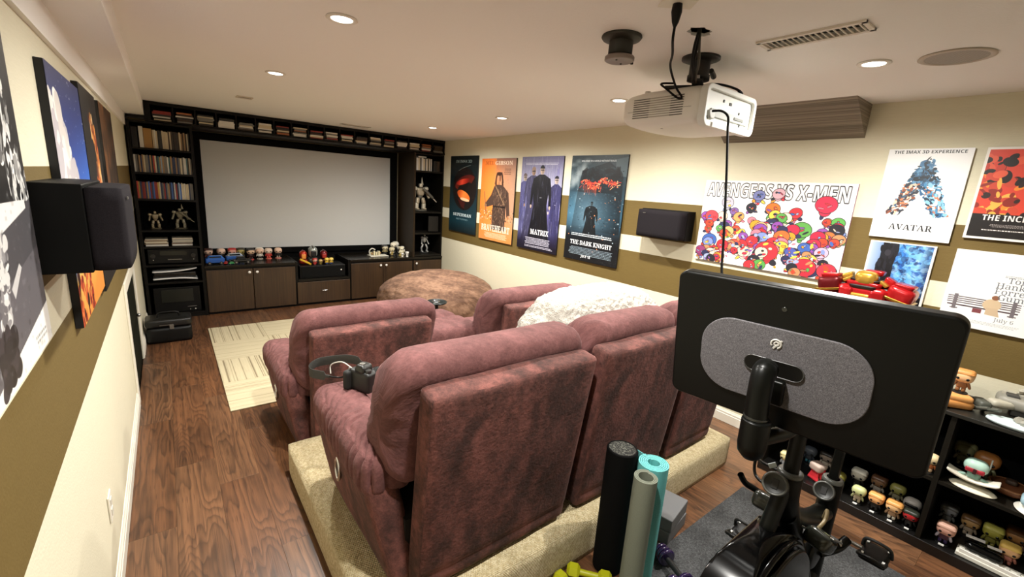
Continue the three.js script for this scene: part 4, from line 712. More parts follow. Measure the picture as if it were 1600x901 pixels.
{
  const fleeceBump = dataTex(256, 256, (u, v) => clamp(fb(u, v, 40, 40, 3, 141) * 0.7 + vn(u * 90, v * 90, 90, 90, 143) * 0.4), 0.2, 0.2, false);
  const g = softBox(1.06, 0.42, 0.44, 0.19, [120, 60, 60], (p, q, n) => {
    const lo = clamp(-q.y * 0.5 + 0.5);
    p.x *= 1 + 0.10 * lo; p.y -= 0.10 * Math.pow(Math.max(0, -q.x), 2) * clamp(q.y * 0.5 + 0.5) + 0.05 * Math.pow(Math.max(0, q.x), 2);
    p.addScaledVector(n, 0.05 * fbm3(p.x * 4, p.y * 4 + 3, p.z * 4, 2) + 0.012 * fbm3(p.x * 16, p.y * 16, p.z * 16, 2) + 0.009 * n3(p.x * 55, p.y * 55, p.z * 55));
  });
  solo('fleece_throw', 'white fluffy fleece throw heaped on the rear sofa seats', 'blanket', g, M(0xdbd5c9, 0.95, { bumpMap: fleeceBump, bumpScale: 0.02 }), [2.20, 0.955, -1.89]);
}
{
  const suede = dataTex(512, 512, (u, v) => { const a = fb(u, v, 6, 6, 4, 151), b = fb(u, v, 36, 36, 3, 153); return mix3([84, 58, 42], [134, 102, 80], clamp(0.5 + (a - 0.5) * 1.5 + (b - 0.5) * 1.1)); }, 0.9, 0.9);
  const g = new THREE.SphereGeometry(1, 110, 70), p = g.attributes.position, uv = g.attributes.uv;
  for (let i = 0; i < p.count; i++) {
    let x = p.getX(i), y = p.getY(i), z = p.getZ(i); const sy = Math.sign(y) * Math.pow(Math.abs(y), 0.75);
    const fold = 1 - Math.abs(n3(x * 3 + 2, y * 5 + 1, z * 3)), pinch = Math.exp(-((x + 0.15) ** 2 + (y - 0.75) ** 2 + (z - 0.3) ** 2) / 0.02);
    const k = 1 + 0.05 * fbm3(x * 2, y * 2, z * 2, 2) - 0.03 * Math.pow(fold, 4) - 0.07 * pinch + 0.012 * fbm3(x * 12, y * 12, z * 12, 2);
    p.setXYZ(i, x * k * 0.72 * (1 + 0.06 * (1 - sy)), Math.max(-0.3, sy * k * 0.33) + 0.3, z * k * 0.70 * (1 + 0.06 * (1 - sy))); uv.setXY(i, x * 0.72 + y * 0.35, z * 0.7 - y * 0.4);
  }
  smoothNormals(g);
  solo('bean_bag', 'big tan suede bean bag in the corner by the poster wall', 'bean bag', g, M(0xffffff, 0.9, { map: suede, bumpMap: velvetBump, bumpScale: 0.002 }), [2.735, 0.003, -5.03]);
}
{
  const t = thing('side_table', 'small round black pedestal table before the front sofa', 'side table', [1.985, 0.0098, -3.66]);
  part('base', lathe([[0.0, 0.001], [0.11, 0.001], [0.112, 0.012], [0.03, 0.026], [0.0, 0.028]], 30), blackPlastic, t); part('pole', cyl(0.018, 0.018, 0.60, 16), blackPlastic, t, [0, 0.32, 0]); part('table_top', lathe([[0, 0.612], [0.085, 0.612], [0.098, 0.618], [0.1, 0.626], [0.095, 0.633], [0.088, 0.628], [0, 0.626]], 36), M(0x1a201f, 0.25), t);
  part('cup_ring', new THREE.TorusGeometry(0.035, 0.005, 8, 24), chrome, t, [-0.01, 0.632, 0], [Math.PI / 2, 0, 0]);
}
// ---------------------------------------------------------------- camera lying on the arm of the near sofa
{
  const y = 0.781, CA = -1.15, t = thing('photo_camera', 'black camera with a wide strap lying on the near sofa arm', 'camera', [0.655, y, -1.905], CA);
  const W2 = (x, h, z) => { const dx = x - 0.655, dz = z + 1.905; return [dx * Math.cos(CA) - dz * Math.sin(CA), h, dx * Math.sin(CA) + dz * Math.cos(CA)]; };
  const body = softBox(0.135, 0.1, 0.06, 0.014, [10, 8, 6]);
  part('body', body, M(0x11120f, 0.5), t, [0, 0.05, 0]);
  part('grip', softBox(0.036, 0.094, 0.05, 0.014, [6, 8, 6]), M(0x151613, 0.75), t, [-0.056, 0.048, 0.03]);
  part('prism_hump', softBox(0.062, 0.042, 0.062, 0.012, [8, 5, 6], (p, q) => { if (q.y > 0) p.x *= 1 - 0.25 * q.y; }), M(0x161713, 0.38), t, [0.006, 0.11, -0.004]);
  part('flash_shoe', rbox(0.022, 0.006, 0.022, 0.002), steel, t, [0.006, 0.133, 0.004]);
  part('lens', lathe([[0, 0], [0.034, 0], [0.034, 0.03], [0.037, 0.032], [0.037, 0.06], [0.033, 0.07], [0.028, 0.07], [0.026, 0.06], [0, 0.058]], 28), blackPlastic, t, [0.012, 0.052, -0.028], [-Math.PI / 2, 0, 0]);
  part('mode_dial', cyl(0.014, 0.014, 0.012, 18), M(0x2a2a28, 0.3), t, [0.046, 0.106, 0.006]); part('shutter_button', cyl(0.006, 0.006, 0.006, 12), steel, t, [-0.05, 0.104, 0.028]);
  const ribbon = (pts, w, tilt) => { const c = new THREE.CatmullRomCurve3(pts.map((q) => V(...q))), n = 40, pos = [], idx = [], uv = []; for (let i = 0; i <= n; i++) { const q = c.getPoint(i / n), k = w(i / n); const th = 0.0018; for (const [a, b] of [[0, th], [1, th], [1, -th], [0, -th]]) { pos.push(q.x + b, q.y + (a - 0.5) * k, q.z + b); uv.push(i / n, a); } } for (let i = 0; i < n; i++) for (let j = 0; j < 4; j++) { const a = i * 4 + j, b = i * 4 + (j + 1) % 4; idx.push(a, a + 4, b, b, a + 4, b + 4); } const g = new THREE.BufferGeometry(); g.setAttribute('position', new THREE.Float32BufferAttribute(pos, 3)); g.setAttribute('uv', new THREE.Float32BufferAttribute(uv, 2)); g.setIndex(idx); g.computeVertexNormals(); return g; };
  const strapMat = M(0x3a3a36, 0.8, { side: THREE.DoubleSide });
  part('strap', ribbon([W2(0.70, 0.095, -1.965), W2(0.66, 0.085, -2.09), W2(0.60, 0.06, -2.18), W2(0.535, 0.04, -2.225), W2(0.495, 0.028, -2.205), W2(0.487, 0.026, -2.15), W2(0.515, 0.026, -2.105), W2(0.55, 0.028, -2.06)], (t2) => (t2 > 0.05 && t2 < 0.93 ? 0.044 : 0.014)), strapMat, t);
  part('strap_cord', tube([W2(0.55, 0.028, -2.06), W2(0.59, 0.03, -2.02), W2(0.62, 0.06, -1.98), W2(0.625, 0.09, -1.955)], 0.0045, 24, 6), blackPlastic, t);
  part('strap_cord', tube([W2(0.625, 0.095, -1.955), W2(0.60, 0.10, -2.04), W2(0.565, 0.07, -2.09), W2(0.56, 0.035, -2.075)], 0.003, 24, 6), M(0xb9b4aa, 0.5), t);
}
const flat = (g) => { const o = g.toNonIndexed(); o.computeVertexNormals(); return o; };
// ---------------------------------------------------------------- floor mat, rolls, weights, blocks
{
  const speck = dataTex(256, 256, (u, v, x, y) => { const a = h2(x, y, 161), b = fb(u, v, 4, 4, 3, 163), k = vn(u * 110, v * 110, 110, 110, 165); const t = 34 + b * 44 + (k - 0.5) * 36 + (a > 0.9 ? 28 : 0); return [t, t * 1.01, t * 1.02]; }, 0.55, 0.55);
  solo('exercise_mat', 'speckled dark grey rubber mat under the exercise bike', 'mat', rbox(1.83, 0.006, 1.95, 0.002), M(0xffffff, 0.9, { map: speck }), [1.83, 0.004, 0.005]);
}
function spiral(r0, r1, turns, h, tail) {   // rolled mat: a spiral ribbon with thickness, seen from above
  const th = (r1 - r0) / turns, n = Math.round(turns * 40), o = [], inn = [];
  for (let i = 0; i <= n; i++) { const a = i / n * turns * Math.PI * 2, r = r0 + th * (a / Math.PI / 2); o.push([Math.cos(a) * (r + th * 0.74), Math.sin(a) * (r + th * 0.74)]); inn.push([Math.cos(a) * r, Math.sin(a) * r]); }
  const pos = [], idx = [], uv = [];
  for (let i = 0; i <= n; i++) for (const y of [0, h]) { for (const q of [o[i], inn[i]]) { pos.push(q[0], y, q[1]); uv.push(i * th * 0.4, y); } }
  const f = (a, b, c, d) => idx.push(a, b, c, a, c, d);
  for (let i = 0; i < n; i++) { const a = i * 4, b = a + 4; f(a, a + 2, b + 2, b); f(a + 1, b + 1, b + 3, a + 3); f(a + 2, a + 3, b + 3, b + 2); f(a, b, b + 1, a + 1); }
  f(0, 1, 3, 2); const e = n * 4; f(e, e + 2, e + 3, e + 1);
  const g = new THREE.BufferGeometry(); g.setAttribute('position', new THREE.Float32BufferAttribute(pos, 3)); g.setAttribute('uv', new THREE.Float32BufferAttribute(uv, 2)); g.setIndex(idx); const ng = g.toNonIndexed(); ng.computeVertexNormals(); return ng;
}
{
  const weave = dataTex(128, 128, (u, v) => clamp(0.5 + 0.5 * Math.sin(u * 60) * Math.sin(v * 60)), 0.05, 0.05, false);
  const g1 = thing('foam_roller', 'tall black foam roller with a speckled end against the riser', 'foam roller', [1.545, 0.001, -1.062]);
  part('tube', lathe([[0, 0], [0.066, 0], [0.07, 0.006], [0.07, 0.628], [0.066, 0.634], [0.06, 0.634]], 40), blk(0x080808, 0.8, 0.25), g1);
  { const sp = dataTex(128, 128, (u, v, x, y) => { const k = h2(x, y, 171), t = k > 0.72 ? 120 : 18 + k * 40; return [t, t, t * 0.92]; }, 0.42, 0.42); const c = new THREE.CircleGeometry(0.061, 32), uv = c.attributes.uv, p = c.attributes.position; for (let i = 0; i < p.count; i++) uv.setXY(i, p.getX(i), p.getY(i)); part('foam_end', c, M(0xffffff, 0.9, { map: sp }), g1, [0, 0.632, 0], [-Math.PI / 2, 0, 0]); }
  const teal = M(0x70c6c4, 0.7, { bumpMap: weave, bumpScale: 0.0008, side: THREE.DoubleSide }), grey = M(0x7d8272, 0.75, { bumpMap: weave, bumpScale: 0.0006, side: THREE.DoubleSide });
  const t = thing('rolled_mat', 'turquoise rolled yoga mat standing by the foam roller', 'yoga mat', [1.60, 0.0075, -0.93], 1.2);
  part('roll', spiral(0.022, 0.062, 5, 0.61), teal, t); part('loose_end', new RoundedBoxGeometry(0.05, 0.61, 0.006, 2, 0.002), teal, t, [0.082, 0.305, -0.012], [0, 0.35, 0]);
  const q = thing('rolled_mat', 'thin grey green rolled mat in front of the turquoise one', 'yoga mat', [1.484, 0.0075, -0.888], 0.4);
  part('roll', spiral(0.028, 0.047, 3, 0.61), grey, q);
}
{
  // stacked foam blocks
  const c = M(0x6f6f70, 0.6), g = 'grey foam yoga blocks';
  const blk = (label, y, turn) => { const b = solo('yoga_block', label, 'yoga block', rbox(0.23, 0.074, 0.152, 0.006), c, [2.0, y, -1.055], [0, turn, 0], g); return b; };
  blk('grey foam yoga block on the floor, lower of the pair beside the turquoise mat', 0.0385, 0.16); blk('grey foam yoga block, upper one of the pair beside the turquoise mat', 0.1135, 0.2);
}
function dumbbell(label, pos, turn, kind, roll = 0) {
  const t = thing('dumbbell', label, 'dumbbell', pos, turn, kind === 'hex' ? 'yellow dumbbells by the riser' : 'purple and black dumbbells by the mats');
  if (kind === 'hex') {
    const y = M(0xb3b412, 0.45), r = 0.034;
    for (const s of [-1, 1]) part('head', flat(lathe([[0, -0.03], [0.02, -0.03], [r, -0.018], [r, 0.018], [0.022, 0.03], [0, 0.03]], 6)), y, t, [s * 0.072, r * 0.88, 0], [0, 0, Math.PI / 2]);
    part('handle', cyl(0.0145, 0.0145, 0.11, 16), y, t, [0, r * 0.88, 0], [0, 0, Math.PI / 2]);
  } else {
    const p = new THREE.MeshPhysicalMaterial({ color: 0x241640, roughness: 0.2, clearcoat: 0.8 });
    part('handle', cyl(0.014, 0.014, 0.27, 16), M(0x161616, 0.4), t, [0, 0.046, 0], [0, 0, Math.PI / 2]);
    for (const s of [-1, 1]) { for (let k = 0; k < 3; k++) part('plate', lathe([[0, -0.011], [0.036 - k * 0.003, -0.011], [0.044 - k * 0.004, -0.005], [0.044 - k * 0.004, 0.005], [0.036 - k * 0.003, 0.011], [0, 0.011]], 26), p, t, [s * (0.068 + k * 0.023), 0.046, 0], [0, 0, Math.PI / 2]); part('collar', lathe([[0, 0], [0.024, 0], [0.026, 0.01], [0.016, 0.018], [0.0, 0.02]], 10), M(0x1c1c1c, 0.3), t, [s * 0.126, 0.046, 0], [0, 0, -s * Math.PI / 2]); }
  }
  return t;
}
dumbbell('yellow dumbbell lying against the carpet riser, second one in the row', [1.405, 0.001, -1.055], 2.25, 'hex');
dumbbell('yellow dumbbell, foremost one at the foot of the carpet riser', [1.285, 0.001, -1.04], 1.65, 'hex');
dumbbell('dark purple ribbed dumbbell beside the yoga blocks', [1.752, 0.008, -0.83], 1.2, 'plates');
dumbbell('dark purple ribbed dumbbell half under the turquoise mat', [1.635, 0.008, -0.69], 1.2, 'plates');
solo('ankle_weight', 'small grey weight at the lower photo edge by the yellow dumbbells', 'weight', softBox(0.1, 0.045, 0.07, 0.02, [8, 5, 6]), M(0x6d6f70, 0.6), [1.21, 0.024, -1.03], [0, 0.3, 0]);

// ---------------------------------------------------------------- exercise bike, front towards the camera
{
  const b = thing('exercise_bike', 'black exercise bike with a big tablet screen seen from behind', 'exercise bike', [0, 0, 0]);
  const mt = blk(0x0a0b09, 0.34, 0.4), gl = blackGloss;
  const S = (pts, r, n = 30, k = 14) => tube(pts, r, n, k);
  // tablet: its own frame at the measured place
  const ex = V(0.102, 0.01, 0.995).normalize(), ey = V(-0.152, 0.988, 0.006); ey.addScaledVector(ex, -ex.dot(ey)).normalize(); const ez = ex.clone().cross(ey);
  const tab = new THREE.Mesh(new THREE.ExtrudeGeometry(roundRect(0.588, 0.38, 0.02), { depth: 0.022, bevelEnabled: true, bevelSize: 0.007, bevelThickness: 0.008, bevelSegments: 5, curveSegments: 10 }).translate(0, 0, -0.03), blk(0x080908, 0.34, 0.45));
  shade(tab); tab.name = numbered('tablet'); tab.applyMatrix4(new THREE.Matrix4().makeBasis(ex, ey, ez).setPosition(1.225, 1.358, -0.394)); b.add(tab);
  const speck = dataTex(256, 256, (u, v, x, y) => { const k = h2(x, y, 181), f = vn(u * 128, v * 128, 128, 128, 183); const t = 52 + k * 44 + f * 36; return [t, t * 0.97, t * 1.0]; }, 0.2, 0.2);
  const pg = new THREE.ExtrudeGeometry((() => { const s = roundRect(0.392, 0.215, 0.085); return s; })(), { depth: 0.003, bevelEnabled: true, bevelSize: 0.002, bevelThickness: 0.002, bevelSegments: 2, curveSegments: 20 });
  part('fabric_panel', pg, M(0xffffff, 0.85, { map: speck }), tab, [-0.018, -0.021, 0.0005]);
  // emblem: ring with a slanted stem
  const em = merged([at(new THREE.TorusGeometry(0.0115, 0.0026, 8, 30, Math.PI * 1.55), 0, 0, 0, 0, 0, -1.2), at(new THREE.TorusGeometry(0.0052, 0.0024, 8, 20), 0.001, 0.0005, 0), at(rbox(0.0048, 0.032, 0.004, 0.001), 0.0035, -0.001, 0, 0, 0, -0.62)]);
  part('emblem', em, M(0xb9b6ae, 0.35), tab, [-0.026, 0.046, 0.0055]);
  part('mount_recess', new THREE.ExtrudeGeometry(roundRect(0.138, 0.042, 0.02), { depth: 0.003, bevelEnabled: false, curveSegments: 14 }), blackPlastic, tab, [-0.025, -0.022, 0.0052]);
  part('recess_rim', new THREE.TubeGeometry(new THREE.CatmullRomCurve3(roundRect(0.14, 0.044, 0.021).getSpacedPoints(60).map((q) => V(q.x, q.y, 0)), true), 80, 0.0016, 6, true), M(0x3a3a38, 0.25), tab, [-0.025, -0.022, 0.0075]);
  part('rear_lens', lathe([[0, 0], [0.006, 0], [0.0065, 0.001], [0.0065, 0.002], [0.005, 0.0025], [0, 0.0018]], 20), M(0x23241f, 0.2), tab, [-0.02, 0.141, 0], [Math.PI / 2, 0, 0]);
  part('red_tag', rbox(0.016, 0.006, 0.002, 0.0008), M(0xc23a34, 0.5), tab, [-0.015, -0.105, 0.006]);
  part('shadow_bracket', rbox(0.06, 0.07, 0.02, 0.006), mt, tab, [-0.02, -0.085, 0.012]);
  // swivel arm
  const arm = part('swivel_arm', S([[1.172, 1.346, -0.415], [1.150, 1.343, -0.412], [1.135, 1.315, -0.408], [1.13, 1.24, -0.404], [1.132, 1.20, -0.402]], 0.027, 40, 18), mt, b);
  part('arm_cap', sph(0.0285, 20, 14), mt, arm, [1.150, 1.342, -0.411]);
  part('arm_sleeve', lathe([[0, -0.07], [0.018, -0.068], [0.031, -0.052], [0.034, -0.03], [0.034, 0.035], [0.031, 0.042], [0, 0.042]], 30), mt, arm, [1.132, 1.182, -0.400], [0, 0, 0.03]);
  part('arm_joint', cyl(0.0285, 0.0285, 0.006, 28), M(0x2a2b27, 0.3), arm, [1.131, 1.228, -0.403]);
  part('arm_link', S([[1.135, 1.165, -0.398], [1.22, 1.150, -0.392], [1.32, 1.13, -0.39], [1.45, 1.13, -0.39]], 0.02, 20, 14), mt, arm);
  // handlebars behind the screen, front post
  const post = part('handlebar_post', cyl(0.0215, 0.0215, 0.26, 24), mt, b, [1.45, 1.06, -0.39]);
  part('post_collar', lathe([[0.022, 0], [0.034, 0], [0.036, 0.005], [0.034, 0.014], [0.028, 0.017], [0.022, 0.017]], 28), M(0x454641, 0.3), b, [1.45, 0.945, -0.39]);
  part('post_sleeve', S([[1.45, 0.948, -0.39], [1.452, 0.88, -0.39], [1.50, 0.80, -0.39], [1.60, 0.66, -0.39], [1.78, 0.44, -0.39], [1.98, 0.16, -0.39]], 0.036, 40, 20), mt, b);
  const knob = (name, x, y, z, r) => { const g = part(name, lathe([[0, -0.02], [r * 0.55, -0.02], [r * 0.6, 0.0], [r * 0.92, 0.002], [r, 0.008], [r, 0.018], [r * 0.9, 0.026], [r * 0.72, 0.022], [0, 0.02]], 36), M(0x191a17, 0.36), b, [x, y, z], [0, 0.15, 1.05]); part('knob_rim', new THREE.TorusGeometry(r * 0.86, 0.0035, 8, 36), M(0x4a4b47, 0.3), g, [0, 0.024, 0], [Math.PI / 2, 0, 0]); part('knob_face', rbox(r * 0.8, 0.003, r * 0.5, 0.001), M(0x0b0b0a, 0.5), g, [0, 0.0225, 0]); };
  knob('clamp_knob', 1.395, 0.925, -0.405, 0.036);
  for (const [z0, k] of [[-0.60, -1], [-0.19, 1]]) { const hb = part('handlebar', S([[1.45, 1.17, -0.39], [1.45, 1.17, -0.39 + k * 0.10], [1.43, 1.165, -0.39 + k * 0.18], [1.40, 1.17, z0], [1.35, 1.19, z0]], 0.016, 30, 12), M(0x161613, 0.75), b); part('grip_end', sph(0.018, 14, 10), M(0x1f201c, 0.6), hb, [1.35, 1.19, z0]); }
  { const gp = part('bar_grip', S([[1.376, 1.106, -0.452], [1.46, 1.118, -0.440], [1.53, 1.135, -0.425]], 0.021, 16, 18), M(0x8f908b, 0.5), b); part('grip_end', lathe([[0, 0], [0.017, 0], [0.0215, 0.004], [0.0215, 0.012], [0, 0.012]], 24), blackPlastic, gp, [1.372, 1.1055, -0.4528], [0, 0.14, 1.5]); }
  part('neck', S([[1.44, 0.93, -0.392], [1.41, 0.86, -0.395], [1.385, 0.79, -0.398], [1.37, 0.68, -0.40]], 0.023, 24, 20), mt, b);
  // seat post, saddle, seat tube
  const sp = part('seat_post', rbox(0.034, 0.30, 0.03, 0.006), mt, b, [1.97, 0.86, -0.388]);
  part('post_collar', lathe([[0.022, 0], [0.034, 0], [0.036, 0.005], [0.034, 0.016], [0.028, 0.018], [0.022, 0.018]], 28), M(0x454641, 0.3), b, [1.97, 0.715, -0.388]);
  part('seat_tube', S([[1.97, 0.718, -0.388], [1.97, 0.50, -0.388], [1.972, 0.25, -0.388], [1.98, 0.06, -0.388]], 0.036, 30, 20), mt, b);
  knob('clamp_knob', 1.90, 0.70, -0.392, 0.036);
  part('saddle', softBox(0.28, 0.06, 0.16, 0.028, [14, 6, 10], (p, q) => { p.z *= 0.55 + 0.45 * sstep(-0.6, 0.6, q.x); p.y += 0.012 * q.x * q.x; }), M(0x121211, 0.5), b, [2.02, 1.03, -0.388]);
  part('frame_beam', S([[1.48, 0.80, -0.39], [1.62, 0.715, -0.39], [1.80, 0.63, -0.39], [1.96, 0.585, -0.39]], 0.034, 20, 18), mt, b);
  part('frame_beam', S([[1.96, 0.30, -0.39], [1.70, 0.18, -0.39], [1.40, 0.09, -0.39], [1.16, 0.06, -0.39]], 0.036, 24, 18), mt, b);
  part('front_foot', S([[1.14, 0.042, -0.66], [1.14, 0.046, -0.39], [1.14, 0.042, -0.12]], 0.034, 16, 14), mt, b); part('rear_foot', S([[2.02, 0.042, -0.66], [2.02, 0.046, -0.39], [2.02, 0.042, -0.12]], 0.034, 16, 14), mt, b);
  // glossy flywheel shroud in front
  const FX = 1.315, FY = 0.485, FZ = -0.385, FR = 0.305;
  const sh = softBox(0.61, 0.61, 0.115, 0.052, [40, 40, 12], (p) => { const r = Math.hypot(p.x, p.y), k = FR / Math.max(FR, r); p.x *= k; p.y *= k; });
  part('shroud', sh, gl, b, [FX, FY, FZ - 0.01]);
  part('shroud_ridge', new THREE.TorusGeometry(FR - 0.018, 0.009, 10, 70), gl, b, [FX, FY, FZ + 0.05]);
  part('flywheel', lathe([[0, -0.012], [0.2, -0.012], [FR - 0.03, -0.008], [FR - 0.024, 0], [FR - 0.03, 0.008], [0.2, 0.012], [0, 0.012]], 60), M(0x1c1d1a, 0.25, { metalness: 0.6 }), b, [FX, FY, FZ + 0.068], [Math.PI / 2, 0, 0]);
  part('belt_cover', softBox(0.52, 0.17, 0.07, 0.03, [20, 10, 5]), gl, b, [1.60, 0.50, -0.445], [0, 0, 0.05]);
  part('crank_cover', lathe([[0, 0], [0.07, 0], [0.075, 0.008], [0.06, 0.016], [0, 0.018]], 34), mt, b, [1.79, 0.52, -0.356], [Math.PI / 2, 0, 0]);
  // cup holders of smoky plastic at both sides of the neck
  const smoky = new THREE.MeshPhysicalMaterial({ color: 0x3c3f38, roughness: 0.15, transmission: 0.45, thickness: 0, side: THREE.DoubleSide });
  for (const [x, y, z, ry] of [[1.60, 0.72, -0.485, 0.2], [1.63, 0.675, -0.315, -0.2]]) {
    const c = part('cup_holder', softBox(0.085, 0.06, 0.08, 0.02, [8, 6, 8]), smoky, b, [x, y, z], [0.1, ry, -0.5]);
    part('holder_rim', rbox(0.09, 0.005, 0.012, 0.002), steel, c, [0, 0.031, 0.036]);
  }
  part('holder_arm', S([[1.47, 0.84, -0.40], [1.54, 0.78, -0.43], [1.60, 0.73, -0.46]], 0.013, 12, 10), mt, b);
  part('side_hook', S([[1.555, 0.80, -0.565], [1.575, 0.765, -0.55], [1.60, 0.745, -0.52], [1.61, 0.73, -0.49]], 0.011, 16, 10), mt, b);
  part('cable_loop', tube([[1.46, 0.86, -0.425], [1.50, 0.86, -0.50], [1.52, 0.90, -0.515], [1.47, 0.93, -0.47], [1.45, 0.94, -0.42]], 0.005, 30, 8), mt, b);
  part('paper_tag', rbox(0.022, 0.016, 0.003, 0.001), M(0xbfc8cc, 0.5), b, [1.42, 0.965, -0.432], [0, -0.9, 0.5]);
  part('cable_loop', tube([[1.62, 0.64, -0.355], [1.70, 0.70, -0.33], [1.78, 0.70, -0.345], [1.82, 0.62, -0.36]], 0.006, 30, 8), M(0x8a7a58, 0.4), b);
  part('chrome_strip', tube([[1.545, 0.742, -0.355], [1.66, 0.676, -0.345], [1.78, 0.636, -0.35]], 0.0035, 20, 8), chrome, b);
  // cranks and pedals with toe cages
  const pedal = (x, y, z, s) => {
    part('crank_arm', S([[1.79, 0.52, -0.388 + s * 0.05], [lerp(1.79, x, 0.5), lerp(0.52, y, 0.5), -0.388 + s * 0.085], [x, y, -0.388 + s * 0.10]], 0.016, 14, 12), mt, b);
    part('crank_plate', rbox(0.022, 0.014, 0.004, 0.001), M(0xd6d6d2, 0.25), b, [lerp(1.79, x, 0.6), lerp(0.52, y, 0.6) + 0.016, -0.388 + s * 0.092], [-0.6 * s, 0, 0]);
    const pd = part('pedal', softBox(0.095, 0.024, 0.08, 0.01, [6, 3, 6]), blackPlastic, b, [x, y, z], [0, 0, 0.15]);
    part('axle', cyl(0.007, 0.007, 0.06, 12), steel, pd, [0, 0, -s * 0.055], [Math.PI / 2, 0, 0]);
    part('toe_cage', tube([[-0.03, 0.008, -0.038], [-0.07, 0.03, -0.034], [-0.088, 0.05, 0], [-0.07, 0.03, 0.034], [-0.03, 0.008, 0.038]], 0.006, 26, 8), blackPlastic, pd); part('toe_strap', tube([[0.02, 0, -0.042], [0.01, 0.04, -0.034], [0.0, 0.055, 0], [0.01, 0.04, 0.034], [0.02, 0, 0.042]], 0.006, 26, 8), M(0x151513, 0.6), pd);
    for (const k of [-1, 1]) for (const e of [-1, 1]) part('reflector', rbox(0.01, 0.006, 0.008, 0.001), M(0xd8d8d4, 0.2), pd, [0.034 * k, 0.012, 0.03 * e]);
  };
  pedal(1.89, 0.565, -0.205, 1); pedal(1.70, 0.475, -0.565, -1);
}
